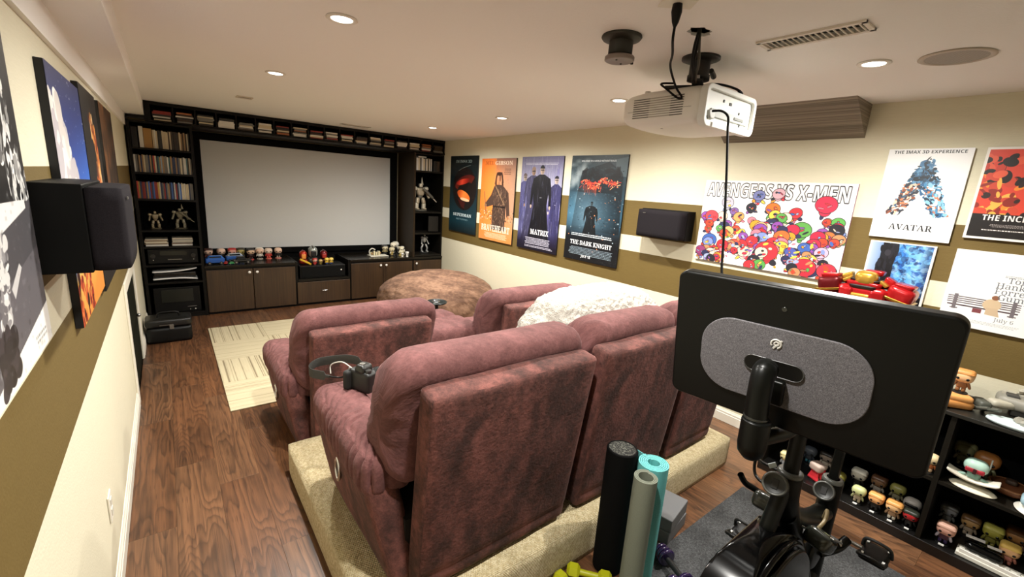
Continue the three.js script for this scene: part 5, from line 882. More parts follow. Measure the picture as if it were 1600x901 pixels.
// ---------------------------------------------------------------- projector
{
  const p = thing('projector', 'white ceiling projector with slotted side and a socket panel behind', 'projector', [2.20, 2.185, -1.405]);
  const w = 0.50, h = 0.165, d = 0.45, white = M(0xe2dfd6, 0.42), whiter = M(0xdcdcd5, 0.45);
  const body = softBox(w, h, d, 0.045, [30, 16, 30], (q, s) => { const e = Math.max(0, -s.z - 0.2); q.y *= 1 - 0.35 * e * e; if (q.y < 0) { q.y -= 0.016 * (1 - s.x * s.x) * (1 - s.z * s.z); } else q.y += 0.008 * (1 - s.x * s.x); q.z -= 0.03 * (1 - s.x * s.x) * Math.max(0, -s.z); });
  part('housing', body, white, p);
  part('seam', rbox(0.002, 0.002, 0.36, 0.0008), M(0x8d897e, 0.6), p, [-w / 2 - 0.0002, -0.012, 0]);
  for (let i = 0; i < 9; i++) part('vent_slot', rbox(0.004, 0.0042, 0.285, 0.001), M(0x57544b, 0.7), p, [-w / 2 + 0.0002, 0.044 - i * 0.0108, -0.005]);
  for (let i = 0; i < 9; i++) part('vent_slot', rbox(0.004, 0.0044, 0.12, 0.001), M(0xa9a597, 0.7), p, [-w / 2 - 0.0002, 0.044 - i * 0.0108, 0.01]);
  // rear frame and recessed socket panel
  const ring = roundRect(0.475, 0.178, 0.035); ring.holes.push(roundRect(0.445, 0.146, 0.026));
  part('rear_frame', new THREE.ExtrudeGeometry(ring, { depth: 0.03, bevelEnabled: true, bevelSize: 0.003, bevelThickness: 0.003, bevelSegments: 2, curveSegments: 10 }), whiter, p, [0, -0.004, d / 2 - 0.012]);
  part('socket_panel', rbox(0.45, 0.15, 0.012, 0.003), whiter, p, [0, -0.004, d / 2 - 0.002]);
  part('socket_ledge', rbox(0.36, 0.036, 0.014, 0.003), M(0x9fa09a, 0.5), p, [0.01, -0.03, d / 2 + 0.005]);
  part('power_socket', rbox(0.05, 0.035, 0.016, 0.003), M(0xb8b8b1, 0.5), p, [-0.165, -0.04, d / 2 + 0.008]);
  for (const [x, y] of [[-0.06, 0.035], [0.0, 0.03], [0.01, 0.03], [0.1, 0.0], [-0.19, -0.055], [0.12, -0.055]]) part('socket', rbox(0.010, 0.012, 0.004, 0.001), M(0x2c2c29, 0.6), p, [x, y, d / 2 + 0.006]);
  part('port_row', rbox(0.09, 0.012, 0.004, 0.001), M(0x6d6e68, 0.5), p, [0.09, -0.03, d / 2 + 0.0135]);
  part('lens', lathe([[0, 0], [0.05, 0], [0.055, 0.02], [0.045, 0.03], [0.03, 0.02], [0, 0.016]], 30), M(0x111114, 0.15), p, [0, 0, -d / 2 - 0.02], [-Math.PI / 2, 0, 0]);
  part('foot', cyl(0.014, 0.016, 0.02, 16), whiter, p, [-0.17, h / 2 + 0.008, -0.13]); part('foot', cyl(0.014, 0.016, 0.02, 16), whiter, p, [0.17, h / 2 + 0.008, -0.13]);
  part('badge', rbox(0.05, 0.0015, 0.012, 0.0006), M(0x8f8b82, 0.5), p, [-0.16, -h / 2 - 0.0075, -0.01]);
  const mountMat = M(0x151511, 0.5);
  const mt = thing('projector_mount', 'black ceiling mount with flange holding the white projector', 'mount', [2.03, H, -1.26]);
  part('flange', lathe([[0, 0], [0.085, 0], [0.085, -0.01], [0.07, -0.016], [0.045, -0.02], [0, -0.02]], 36), mountMat, mt); part('neck', lathe([[0.045, -0.02], [0.045, -0.075], [0.05, -0.078], [0.05, -0.1], [0.0, -0.1]], 28), mountMat, mt);
  part('plate', rbox(0.2, 0.012, 0.05, 0.003), mountMat, mt, [0.02, -0.112, -0.01], [0, 0.5, 0]); part('plate', rbox(0.05, 0.012, 0.24, 0.003), mountMat, mt, [0.03, -0.116, -0.05], [0, 0.5, 0]); part('clamp_lever', cyl(0.011, 0.013, 0.11, 14), mountMat, mt, [0.075, -0.058, 0.025], [0, 0.4, Math.PI / 2]); part('bolt', cyl(0.008, 0.008, 0.02, 10), steel, mt, [-0.05, -0.1, 0.03]);
  const sp = thing('unused_mount', 'spare black ceiling mount with a grey end disc beside the projector', 'mount', [1.57, H, -1.355]);
  part('flange', lathe([[0, 0], [0.082, 0], [0.084, -0.006], [0.078, -0.014], [0.05, -0.022], [0, -0.022]], 36), M(0x2c2a20, 0.5), sp); part('neck', lathe([[0.05, -0.02], [0.05, -0.078], [0.0, -0.078]], 28), M(0x24231c, 0.5), sp); part('end_disc', lathe([[0, -0.078], [0.058, -0.078], [0.062, -0.082], [0.062, -0.094], [0.055, -0.098], [0, -0.098]], 32), M(0x8a7d76, 0.35, { metalness: 0.3 }), sp); part('screw', cyl(0.004, 0.004, 0.003, 10), M(0x2a2622, 0.5), sp, [-0.03, -0.0995, 0.01]); part('screw', cyl(0.004, 0.004, 0.003, 10), M(0x2a2622, 0.5), sp, [0.028, -0.0995, -0.014]); part('clip', rbox(0.012, 0.03, 0.01, 0.002), mountMat, sp, [0.058, -0.085, 0.02]);
  // cables
  const out = thing('ceiling_socket', 'white ceiling socket with a black plug at the top of the photo', 'socket', [1.43, H, -1.005]);
  part('plate', rbox(0.075, 0.006, 0.115, 0.002), trimWhite, out, [0, -0.003, 0], [0, 0.9, 0]); part('plug', lathe([[0, -0.006], [0.016, -0.006], [0.018, -0.03], [0.012, -0.06], [0.006, -0.075], [0, -0.075]], 18), blackPlastic, out);
  const cabl = blk(0x0e0e0d, 0.6, 0.25), c2 = M(0x3c3827, 0.5);
  solo('power_cable', 'black power cable hanging from the ceiling socket to the projector top', 'cable', tube([[1.43, H - 0.07, -1.005], [1.45, 2.30, -1.02], [1.56, 2.285, -1.09], [1.72, 2.295, -1.205], [1.83, 2.285, -1.265], [1.90, 2.245, -1.28], [1.934, 2.21, -1.268], [1.938, 2.212, -1.29], [1.93, 2.262, -1.36], [1.945, 2.29, -1.40], [2.0, 2.297, -1.36]], 0.0048, 90, 8), cabl);
  for (let i = 0; i < 3; i++) solo('signal_cable', ['dark cable, first of the bundle from the ceiling hole', 'dark cable, second of the bundle from the ceiling hole', 'olive cable, bowed outermost of the bundle from the ceiling hole'][i], 'cable', tube([[1.703 + i * 0.022, H + 0.1, -1.085 - i * 0.010], [1.703 + i * 0.022, H - 0.004, -1.085 - i * 0.010], [1.73 + i * 0.03, 2.36, -1.11 - i * 0.008], [1.79 + (i === 2 ? 0.07 : i * 0.022), 2.315, -1.15 - i * 0.006], [1.855 + i * 0.022, 2.292, -1.18 - i * 0.006], [1.95 + i * 0.02, 2.283, -1.235 - i * 0.004]], 0.0055, 50, 8), i === 2 ? c2 : cabl, undefined, undefined, 'cable bundle to the projector');
  solo('rear_cable', 'thin black cable dropping from the projector sockets behind the big tablet', 'cable', tube([[2.015, 2.155, -1.155], [2.05, 2.158, -1.13], [2.085, 2.14, -1.115], [2.085, 2.08, -1.105], [2.05, 1.9, -1.06], [1.97, 1.6, -0.98], [1.91, 1.44, -0.93], [1.80, 1.28, -0.82], [1.60, 1.21, -0.66], [1.36, 1.24, -0.55]], 0.0055, 120, 8), cabl);
  solo('top_cable', 'short black cable looping off the projector top edge', 'cable', tube([[2.12, 2.30, -1.30], [2.20, 2.315, -1.25], [2.31, 2.30, -1.20], [2.33, 2.285, -1.19], [2.28, 2.29, -1.185]], 0.006, 40, 8), cabl);
}
// ---------------------------------------------------------------- display unit at the right wall
const DX = 3.056, DTOP = 0.795;   // front plane, top
{
  const z0 = -1.02, z1 = 0.72, w = z1 - z0, D = XR - 0.02 - DX, t = thing('display_shelf', 'long black display shelf with open bays of figurines along the poster wall', 'shelf', [DX, 0, (z0 + z1) / 2]);
  const m = blackWoodLight;
  part('top_panel', rbox(D, 0.02, w, 0.002), M(0x262521, 0.3), t, [D / 2, DTOP - 0.01, 0]);
  part('bottom_panel', rbox(D, 0.055, w, 0.002), M(0x131211, 0.3), t, [D / 2, 0.0285, 0]);
  for (const z of [z0 + 0.012, -0.195, 0.40, z1 - 0.012]) part('upright', box(D - 0.01, DTOP - 0.077, 0.022), m, t, [D / 2 + 0.004, 0.0565 + (DTOP - 0.077) / 2, z - (z0 + z1) / 2]);
  part('middle_shelf', box(D - 0.012, 0.018, -0.206 - z0 - 0.024), m, t, [D / 2 + 0.004, 0.405, (-0.206 + z0 + 0.024) / 2 - (z0 + z1) / 2]); part('middle_shelf', box(D - 0.012, 0.018, 0.57), m, t, [D / 2 + 0.004, 0.405, 0.1025 - (z0 + z1) / 2]);
  part('back_panel', box(0.008, DTOP - 0.077, w - 0.02), blackMatte, t, [D - 0.004, 0.0565 + (DTOP - 0.077) / 2, 0]);
}
const Y0 = 0.0565, Y1 = 0.4145, Y2 = 0.7955;
// big-headed vinyl figurine; plain, no likeness. o: head, hair, body, legs, base colours, hairStyle
const FG = {
  head: softBox(0.062, 0.05, 0.054, 0.022, [8, 7, 8]), hairCap: softBox(0.0636, 0.03, 0.0556, 0.0145, [10, 6, 10], (p, q) => { if (q.y < 0) p.y += q.z > 0 ? 0.006 + 0.004 * q.x : -0.012; }),
  hairLong: softBox(0.069, 0.054, 0.05, 0.02, [8, 6, 8]), helmet: softBox(0.067, 0.055, 0.059, 0.026, [9, 8, 9]), visor: softBox(0.05, 0.014, 0.012, 0.005, [5, 3, 3]),
  eye: new THREE.SphereGeometry(0.0055, 10, 8), torso: softBox(0.032, 0.03, 0.024, 0.009, [5, 5, 5], (p, q) => { p.x *= 1 + 0.15 * -q.y; }), arm: softBox(0.010, 0.028, 0.012, 0.005, [3, 4, 3]), leg: softBox(0.0135, 0.02, 0.016, 0.005, [3, 3, 3]), base: cyl(0.024, 0.025, 0.005, 20), cape: softBox(0.05, 0.045, 0.006, 0.003, [5, 5, 2], (p, q) => { p.x *= 1 + 0.25 * -q.y; }),
};
const eyeMat = M(0x0a0a0a, 0.25);
function figurine(label, pos, turn, s, o, group) {
  const t = thing('figurine', label, 'figurine', pos, turn, group); t.scale.setScalar(s);
  const c = (k) => paint(k, o.rough || 0.4);
  part('base', FG.base, c(o.base ?? 0x141414), t, [0, 0.003, 0]);
  for (const k of [-1, 1]) { part('leg', FG.leg, c(o.legs ?? o.body), t, [k * 0.0085, 0.0155, 0]); part('arm', FG.arm, c(o.arms ?? o.body), t, [k * 0.0215, 0.036, 0.003], [0.25, 0, k * 0.3]); }
  part('torso', FG.torso, c(o.body), t, [0, 0.0375, 0]);
  if (o.helmet) { part('head', FG.helmet, c(o.head), t, [0, 0.074, 0]); part('visor', FG.visor, c(o.visor ?? 0x0c0c0c), t, [0, 0.074, 0.028]); }
  else {
    const h = part('head', FG.head, c(o.head), t, [0, 0.072, 0]);
    for (const k of [-1, 1]) part('eye', FG.eye, eyeMat, h, [k * 0.0145, -0.006, 0.0255], undefined, [1, 1, 0.5]);
    if (o.hair !== undefined) o.long ? part('hair', FG.hairLong, c(o.hair), t, [0, 0.0755, -0.010]) : part('hair', FG.hairCap, c(o.hair), t, [0, 0.0855, -0.002]);
  }
  if (o.cape !== undefined) part('cape', FG.cape, c(o.cape), t, [0, 0.032, -0.016], [0.12, 0, 0]);
  if (o.slim) for (const m of t.children) if (/^(head|hair|visor)/.test(m.name)) { m.scale.multiplyScalar(0.62); m.position.y = 0.055 + (m.position.y - 0.06) * 0.62; }
  if (o.card !== undefined) part('name_card', box(0.018, 0.004, 0.012), c(o.card), t, [0, 0.008, 0.03]);
  return t;
}
const FACE = -Math.PI / 2;   // looking out of the display shelf, towards -x
{
  const g1 = 'figurines in the front rank of the display shelf', card = 0xd8d8d4, gx = 3.118;
  figurine('figurine with round cream head, white and blue body, behind the handlebar post', [gx, Y0, -0.88], FACE, 1.14, { head: 0xd9cc96, hair: 0xe2d59c, body: 0xc9d2dc, base: 0x222222 }, g1);
  figurine('bright red caped figurine seen between the two bike posts', [gx + 0.02, Y0, -0.705], FACE + 2.7, 1.277, { head: 0xd8303a, hair: 0xb8a498, body: 0xd8303a, cape: 0xe0323e, legs: 0xd8c8b0 }, g1);
  figurine('olive green figurine with brown face just behind the rear bike post', [gx + 0.03, Y0, -0.60], FACE, 1.311, { head: 0x6f6a2c, body: 0x8a5a34, legs: 0xd8c8a8, arms: 0x6a6a34 }, g1);
  figurine('figurine with smooth pale green head in the front rank, nearest the rear bike post', [gx, Y0, -0.482], FACE, 1.117, { head: 0xc3c88e, body: 0xb7a88c, arms: 0xb7bc88, card }, g1);
  figurine('figurine with peach hair and black suit in the front rank', [gx, Y0, -0.40], FACE, 1.14, { head: 0xe0a468, hair: 0xe2a25c, body: 0x121212, card }, g1);
  figurine('figurine with tan side-swept hair, big black eyes and tan coat in the front rank', [gx - 0.004, Y0, -0.318], FACE, 1.174, { head: 0xe6b880, hair: 0xd79a54, body: 0x9a7a5a, legs: 0xd8d0c0, card }, g1);
  figurine('figurine with red and black patterned face in the front rank by the upright', [gx, Y0, -0.225 - 0.02], FACE, 1.083, { head: 0xb8262a, hair: 0x2c2f26, body: 0x131313, card }, g1);
  const g2 = 'figurines in the rear rank of the display shelf', rx = 3.295;
  figurine('figurine with white tentacle-like mask in the rear rank', [rx, Y0 + 0.0, -0.53], FACE, 1.254, { head: 0xcfcab8, hair: 0xd8d4c4, body: 0x16140f, card }, g2);
  figurine('dark brown shadowed figurine in the rear rank beside the white masked one', [rx + 0.03, Y0, -0.435], FACE, 1.231, { head: 0x7a5a3e, hair: 0x5a3c28, body: 0x9a9286 }, g2);
  figurine('figurine with olive drab head in the rear rank', [rx + 0.04, Y0, -0.345], FACE, 1.231, { head: 0x8a8648, body: 0x7a745a }, g2);
  figurine('figurine with grey white helmet and dark visor in the rear rank by the upright', [rx - 0.06, Y0, -0.262], FACE, 1.197, { head: 0xaaa49c, helmet: true, body: 0x3a3634, legs: 0x7a7068, card }, g2);
  figurine('dark figurine with white collar deep behind the red caped one', [rx + 0.05, Y0, -0.72], FACE, 1.254, { head: 0x9a8a7c, hair: 0x2a241f, body: 0xb8ac9c }, g2);
  figurine('near black figurine deep in the shelf behind the first bike post', [rx + 0.03, Y0, -0.81], FACE, 1.254, { head: 0x4a5058, body: 0x2f343c, legs: 0x2f6a7a }, g2);
  figurine('dark green shadowed figurine at the deep left end of the display shelf', [rx + 0.03, Y0, -0.905], FACE, 1.254, { head: 0x6e723a, body: 0x55553a }, g2);
  const g3 = 'figurines on the lower right bay of the display shelf';
  figurine('figurine with smooth pink hair and violet coat in the bay beside the upright', [gx + 0.01, Y0, -0.105], FACE, 1.197, { head: 0xdca896, hair: 0xe0b29e, body: 0x4a2a3c, arms: 0xcfc8d8, legs: 0x3c2c5c, card }, g3);
  figurine('figurine with yellow hair beside the white toy bridge', [3.213, Y0, 0.118], FACE, 1.197, { head: 0xd8a878, hair: 0xd9b45c, body: 0xa86a5a }, g3);
  figurine('shadowed brown haired figurine behind the pink one', [3.33, Y0, -0.035], FACE, 1.197, { head: 0xb08a58, hair: 0x6a4c2c, body: 0x9a8a76 }, g3);
  figurine('mottled yellow green figurine with a thin staff in the lower bay', [3.32, Y0, 0.05], FACE, 1.254, { head: 0x98923a, hair: 0xa8a24c, body: 0x6c682c }, g3);
  figurine('dark grey figurine at the back corner of the lower bay', [3.36, Y0, -0.125], FACE, 1.197, { head: 0x77777a, hair: 0x555553, body: 0x5c5c5a }, g3);
  figurine('tall brown shadowed figurine at the back of the lower bay', [3.37, Y0, 0.13], FACE, 1.4, { head: 0x8a6034, hair: 0x6e4824, body: 0x6a4c36 }, g3);
  figurine('grey figurine in deep shade at the lower photo corner', [3.35, Y0, 0.20], FACE, 1.14, { head: 0x82827a, body: 0x6e6e68 }, g3);
  // white toy bridge with a dark craft
  const br = thing('toy_spacecraft', 'long white toy hangar bar with a black ringed craft in the lower bay', 'toy', [3.125, Y0, 0.06], 0);
  part('deck', rbox(0.085, 0.022, 0.30, 0.004), M(0xd8d6ca, 0.45), br, [0, 0.0115, 0.04]); part('rail', rbox(0.008, 0.02, 0.28, 0.002), M(0xe6e4dc, 0.4), br, [-0.034, 0.032, 0.04]); part('craft', softBox(0.06, 0.04, 0.14, 0.016, [6, 5, 10]), blackGloss, br, [0.03, 0.05, -0.02]); part('wing', box(0.016, 0.006, 0.07), M(0xdedcd6, 0.4), br, [0.05, 0.085, -0.06], [0, 0.2, 0.1]); part('wing', box(0.014, 0.006, 0.05), M(0xdedcd6, 0.4), br, [0.045, 0.08, 0.01], [0, 0.2, 0.1]);
  for (let i = 0; i < 7; i++) part('rib', rbox(0.05, 0.006, 0.012, 0.001), M(0xb4b2a8, 0.5), br, [0.0, 0.025, -0.07 + i * 0.035]);
  part('engine_ring', new THREE.TorusGeometry(0.026, 0.006, 8, 22), M(0x8a8a86, 0.4), br, [0.02, 0.05, 0.15], [0, 0.4, 0]);
  part('tower', rbox(0.05, 0.075, 0.05, 0.004), M(0xd4d2c8, 0.45), br, [0.0, 0.06, 0.165]);
  // middle shelf
  const g4 = 'figures on the middle shelf of the display unit';
  const w = thing('toy_rider', 'toy figure with pale green helmet on a white winged board', 'toy', [3.135, Y1, -0.075], FACE);
  part('board', softBox(0.19, 0.014, 0.075, 0.006, [16, 2, 8], (p, q) => { p.y += 0.03 * q.x * q.x; p.z += 0.02 * q.x * q.x; }), M(0xe2dccb, 0.45), w, [0, 0.05, 0.01]); part('base', lathe([[0, 0.001], [0.066, 0.001], [0.07, 0.006], [0.06, 0.014], [0, 0.016]], 30), M(0xe6dfc8, 0.5), w, [0.01, 0, 0.012], undefined, [1.25, 1, 0.8]);
  part('torso', softBox(0.05, 0.045, 0.04, 0.014, [6, 5, 6]), M(0x7fa394, 0.5), w, [0, 0.07, 0]); for (const k of [-1, 1]) part('arm', softBox(0.05, 0.014, 0.016, 0.006, [6, 3, 3]), M(0x86a89a, 0.5), w, [k * 0.05, 0.062, 0.018], [0, 0, -k * 0.35]);
  part('helmet', softBox(0.092, 0.07, 0.08, 0.034, [12, 9, 12]), M(0xb6d8c8, 0.4), w, [0, 0.122, 0]); part('visor', softBox(0.07, 0.024, 0.014, 0.006, [8, 4, 3]), M(0xa82834, 0.4), w, [0, 0.108, 0.036]); part('visor_slot', box(0.012, 0.026, 0.004), M(0x3a0c10, 0.5), w, [0, 0.106, 0.044]); part('antenna', cyl(0.003, 0.003, 0.05, 8), M(0xb0b4ae, 0.4), w, [0.045, 0.155, 0]);
  const dsc = thing('toy_barge', 'round brown toy barge on the middle shelf of the display unit', 'toy', [3.245, Y1, 0.05]); dsc.scale.setScalar(0.85);
  part('hull', lathe([[0, 0.003], [0.05, 0.003], [0.085, 0.02], [0.092, 0.04], [0.088, 0.052], [0.07, 0.06], [0, 0.062]], 32), M(0x6f4228, 0.5), dsc); part('rim', new THREE.TorusGeometry(0.088, 0.006, 8, 36), M(0x9a6a44, 0.45), dsc, [0, 0.05, 0], [Math.PI / 2, 0, 0]); part('rider', softBox(0.05, 0.03, 0.05, 0.012, [5, 4, 5]), M(0x3a2a1e, 0.6), dsc, [0, 0.075, 0]);
  const bw = thing('toy_craft', 'pale blue, black and white toy craft on a white stand at the photo edge', 'toy', [3.13, Y1, 0.165], FACE);
  part('stand', lathe([[0, 0.001], [0.085, 0.001], [0.09, 0.008], [0.07, 0.022], [0, 0.025]], 30), M(0xe0dcd0, 0.5), bw); part('hull', softBox(0.15, 0.05, 0.1, 0.022, [12, 6, 8]), M(0x9dbcc8, 0.4), bw, [0.0, 0.055, 0]); part('canopy', softBox(0.11, 0.05, 0.085, 0.022, [10, 6, 8]), M(0x15171a, 0.3), bw, [0, 0.098, 0]); part('chevron', softBox(0.04, 0.018, 0.02, 0.006, [5, 3, 3]), M(0xe8e8e4, 0.4), bw, [-0.02, 0.12, 0.036], [0, 0, 0.5]); part('chevron', softBox(0.04, 0.018, 0.02, 0.006, [5, 3, 3]), M(0xe8e8e4, 0.4), bw, [0.025, 0.12, 0.036], [0, 0, -0.5]); for (let i = 0; i < 5; i++) part('hole', cyl(0.006, 0.006, 0.004, 10), M(0x101214, 0.5), bw, [-0.03 + i * 0.015, 0.052 + (i % 2) * 0.01, 0.05], [Math.PI / 2, 0, 0]);
  figurine('shadowed figurine with orange brown head and green coat on the middle shelf', [3.29, Y1, -0.05], FACE, 1.6, { head: 0x9a6430, body: 0x6c7052, arms: 0x787c60 }, g4);
  figurine('dark olive hooded figurine at the back of the middle shelf', [3.375, Y1, -0.14], FACE, 1.35, { head: 0x6c6a48, hair: 0x74724e, long: true, body: 0x66644e }, g4);
  figurine('brown figurine with dark eyes behind the pale blue toy craft', [3.375, Y1, 0.13], FACE, 1.4, { head: 0x9a7438, body: 0x786644 }, g4);
  figurine('small orange and cream figurine on the far side of the upright', [3.112, Y1, -0.235], FACE, 1.14, { head: 0xd8c296, body: 0xb86a3a, legs: 0xd8b48a }, g4);
  // top of the unit
  const ov = thing('toy_vehicle', 'orange brown toy speeder with a tan haired driver on top of the display unit', 'toy', [3.15, Y2, -0.26], FACE + 0.5);
  part('hull', softBox(0.22, 0.045, 0.12, 0.02, [16, 5, 10], (p, q) => { p.z *= 1 - 0.25 * Math.abs(q.x); }), M(0xc98a4a, 0.5), ov, [0, 0.024, 0]); part('bonnet', softBox(0.13, 0.035, 0.1, 0.016, [10, 4, 8]), M(0xd99a58, 0.5), ov, [0.035, 0.055, 0]); part('engine', cyl(0.02, 0.02, 0.08, 16), M(0xa8642c, 0.5), ov, [-0.07, 0.055, 0.05], [0, 0, Math.PI / 2]); part('engine', cyl(0.02, 0.02, 0.08, 16), M(0xd8b27a, 0.5), ov, [-0.07, 0.055, -0.05], [0, 0, Math.PI / 2]); part('wheel_arch', softBox(0.07, 0.035, 0.03, 0.012, [6, 4, 4]), M(0xe0b070, 0.5), ov, [-0.04, 0.03, 0.06]);
  figurine('figurine with tan hair and peach face sitting in the orange toy speeder', [3.19, Y2 + 0.073, -0.215], FACE, 1.25, { head: 0xe6b684, hair: 0xc98a48, body: 0x8a5a34 }, 'figures on top of the display unit');
  const gw = thing('toy_walker', 'small dark grey toy gun carriage beside the orange speeder', 'toy', [3.21, Y2, -0.13], 0.5);
  part('body', softBox(0.09, 0.04, 0.05, 0.012, [8, 4, 5]), M(0x4c4e46, 0.5), gw, [0, 0.045, 0]); for (const k of [-1, 1]) { part('barrel', cyl(0.008, 0.01, 0.12, 12), M(0x5a5c54, 0.4), gw, [-0.05, 0.035, k * 0.02], [0, 0, 1.2]); part('leg', box(0.02, 0.05, 0.01), M(0x3a3c36, 0.5), gw, [0.02, 0.0255, k * 0.026], [0.15 * k, 0, 0]); }
  const gs = thing('toy_spaceship', 'big grey toy spaceship with bundled pipes leaning at the wall', 'toy', [3.365, Y2, 0.055], 0.1);
  const hull = M(0x8e8b80, 0.5), dk = M(0x4a4946, 0.5), lt = M(0xb8b3a2, 0.5);
  part('hull', softBox(0.19, 0.06, 0.30, 0.026, [12, 6, 18], (p, q) => { p.x *= 1 - 0.3 * Math.abs(q.z); }), hull, gs, [0, 0.06, 0]); for (let i = 0; i < 9; i++) part('pipe', cyl(0.006, 0.006, 0.2, 8), i % 2 ? dk : lt, gs, [0.04 + (i % 3) * 0.014, 0.105 + Math.floor(i / 3) * 0.013, 0.02 + (i % 2) * 0.02], [1.35, 0, 0.0]);
  for (let i = 0; i < 8; i++) part('panel', rbox(0.03 + rr(0, 0.03), 0.014, 0.03 + rr(0, 0.03), 0.002), pick([dk, lt, hull]), gs, [rr(-0.07, 0.05), 0.094, rr(-0.11, 0.1)], [0, rr(-0.3, 0.3), 0]);
  part('nose', softBox(0.06, 0.04, 0.1, 0.018, [6, 5, 8]), lt, gs, [-0.07, 0.05, -0.13], [0, 0.5, 0]); for (const k of [-1, 1]) part('skid', rbox(0.015, 0.032, 0.18, 0.004), dk, gs, [k * 0.05, 0.0165, 0]);
  const ys = thing('toy_spaceship', 'white toy ship with yellow trim lying on the grey toy spaceship side', 'toy', [3.215, Y2 + 0.042, 0.15], 0.2);
  part('hull', softBox(0.08, 0.05, 0.17, 0.02, [8, 5, 12]), M(0xe6e0cc, 0.45), ys, [0, 0.05, 0]); part('belly', softBox(0.09, 0.02, 0.16, 0.008, [8, 3, 10]), M(0x9a5a66, 0.5), ys, [0, 0.02, 0]); part('trim', softBox(0.03, 0.05, 0.05, 0.014, [5, 5, 5]), M(0xcdbb6a, 0.5), ys, [-0.02, 0.05, -0.09]); part('leg', cyl(0.012, 0.016, 0.04, 12), M(0x6a6a66, 0.5), ys, [0, -0.02, 0.03]);
  const dsh = thing('toy_scene', 'white blue oval toy base with grey rocks on the display unit edge', 'toy', [3.118, Y2, 0.0], FACE);
  part('dish', lathe([[0, 0.001], [0.075, 0.001], [0.09, 0.012], [0.086, 0.022], [0, 0.026]], 36), M(0xcfe0e2, 0.45), dsh, [0.02, 0, 0.0], undefined, [1.35, 1, 0.72]); for (let i = 0; i < 6; i++) part('rock', new THREE.DodecahedronGeometry(0.016 + 0.008 * rnd(), 0), pick([hull, dk, M(0xa89a76, 0.7)]), dsh, [rr(-0.06, 0.08), 0.034, rr(-0.02, 0.02)], [rnd() * 3, rnd() * 3, 0]);
}
// ---------------------------------------------------------------- red and gold toy robot standing on the unit behind the tablet
{
  const red = M(0xa8181c, 0.22, { metalness: 0.45 }), dred = M(0x5a0c10, 0.3, { metalness: 0.45 }), gold = M(0xc79a3e, 0.25, { metalness: 0.7 }), dk = M(0x1a1513, 0.5);
  const t = thing('toy_robot', 'large glossy red and gold toy robot with bulky arms behind the tablet', 'toy robot', [3.235, Y2, -0.715], FACE);
  t.scale.set(0.86, 1.06, 0.92);
  const P = (n, w, h, d, r, m, x, y, z, rx = 0, ry = 0, rz = 0, par = t) => part(n, softBox(w, h, d, r, [7, 6, 6], (p, q) => { p.x *= 1 + 0.10 * q.y; p.z *= 1 + 0.05 * q.y; }), m, par, [x, y, z], [rx, ry, rz]);
  P('chest', 0.26, 0.17, 0.17, 0.03, red, 0, 0.42, 0); P('chest_plate', 0.11, 0.07, 0.03, 0.008, gold, 0, 0.43, 0.088); for (const k of [-1, 1]) { P('chest_plate', 0.075, 0.09, 0.03, 0.01, red, k * 0.085, 0.445, 0.088, 0, k * 0.25, 0); P('vent', 0.05, 0.012, 0.01, 0.003, dk, k * 0.08, 0.395, 0.094); }
  P('waist', 0.16, 0.12, 0.13, 0.03, dk, 0, 0.29, 0); P('hip', 0.2, 0.09, 0.15, 0.025, red, 0, 0.215, 0);
  P('head_dome', 0.125, 0.095, 0.12, 0.042, gold, 0.0, 0.54, 0.02); P('brow', 0.10, 0.03, 0.07, 0.012, red, 0.03, 0.578, -0.02); P('neck_ring', 0.14, 0.022, 0.13, 0.008, dk, 0.0, 0.5, 0.025); for (const k of [-1, 1]) { P('rib_plate', 0.05, 0.02, 0.05, 0.006, gold, k * 0.10, 0.528, 0.03, 0, 0, k * -0.5); P('collar_plate', 0.06, 0.05, 0.07, 0.012, k > 0 ? red : gold, k * 0.115, 0.535, -0.03, 0, 0, k * -0.4); } P('collar', 0.19, 0.05, 0.16, 0.016, red, 0.0, 0.505, -0.005); P('collar_gap', 0.15, 0.02, 0.13, 0.006, dk, 0.0, 0.532, 0.0);
  for (const k of [-1, 1]) {
    const sh = P('shoulder', 0.14, 0.11, 0.16, 0.035, k > 0 ? red : dred, k * 0.195, 0.475, 0, 0, 0, -k * 0.2);
    P('shoulder_band', 0.15, 0.018, 0.165, 0.006, gold, 0, -0.02, 0, 0, 0, 0, sh); P('shoulder_plate', 0.10, 0.03, 0.12, 0.010, red, 0, 0.055, 0, 0, 0, k * 0.1, sh); P('joint', 0.05, 0.08, 0.1, 0.02, dk, -k * 0.075, -0.02, 0, 0, 0, 0, sh);
    P('upper_arm', 0.085, 0.15, 0.1, 0.02, dk, k * 0.235, 0.37, 0.02); const f = P('forearm', 0.13, 0.2, 0.15, 0.03, red, k * 0.25, 0.245, 0.05); P('cuff', 0.14, 0.03, 0.16, 0.010, gold, 0, 0.06, 0, 0, 0, 0, f); P('forearm_plate', 0.07, 0.10, 0.02, 0.006, gold, 0, -0.02, 0.075, 0, 0, 0, f); P('fist', 0.1, 0.08, 0.1, 0.025, dred, k * 0.25, 0.115, 0.055);
    P('leg', 0.11, 0.17, 0.13, 0.03, red, k * 0.08, 0.115, 0); P('knee_plate', 0.07, 0.06, 0.02, 0.006, gold, k * 0.08, 0.14, 0.068); P('foot', 0.12, 0.045, 0.18, 0.015, gold, k * 0.085, 0.0235, 0.02); P('back_pod', 0.08, 0.16, 0.07, 0.02, dred, k * 0.09, 0.45, -0.11);
  }
}
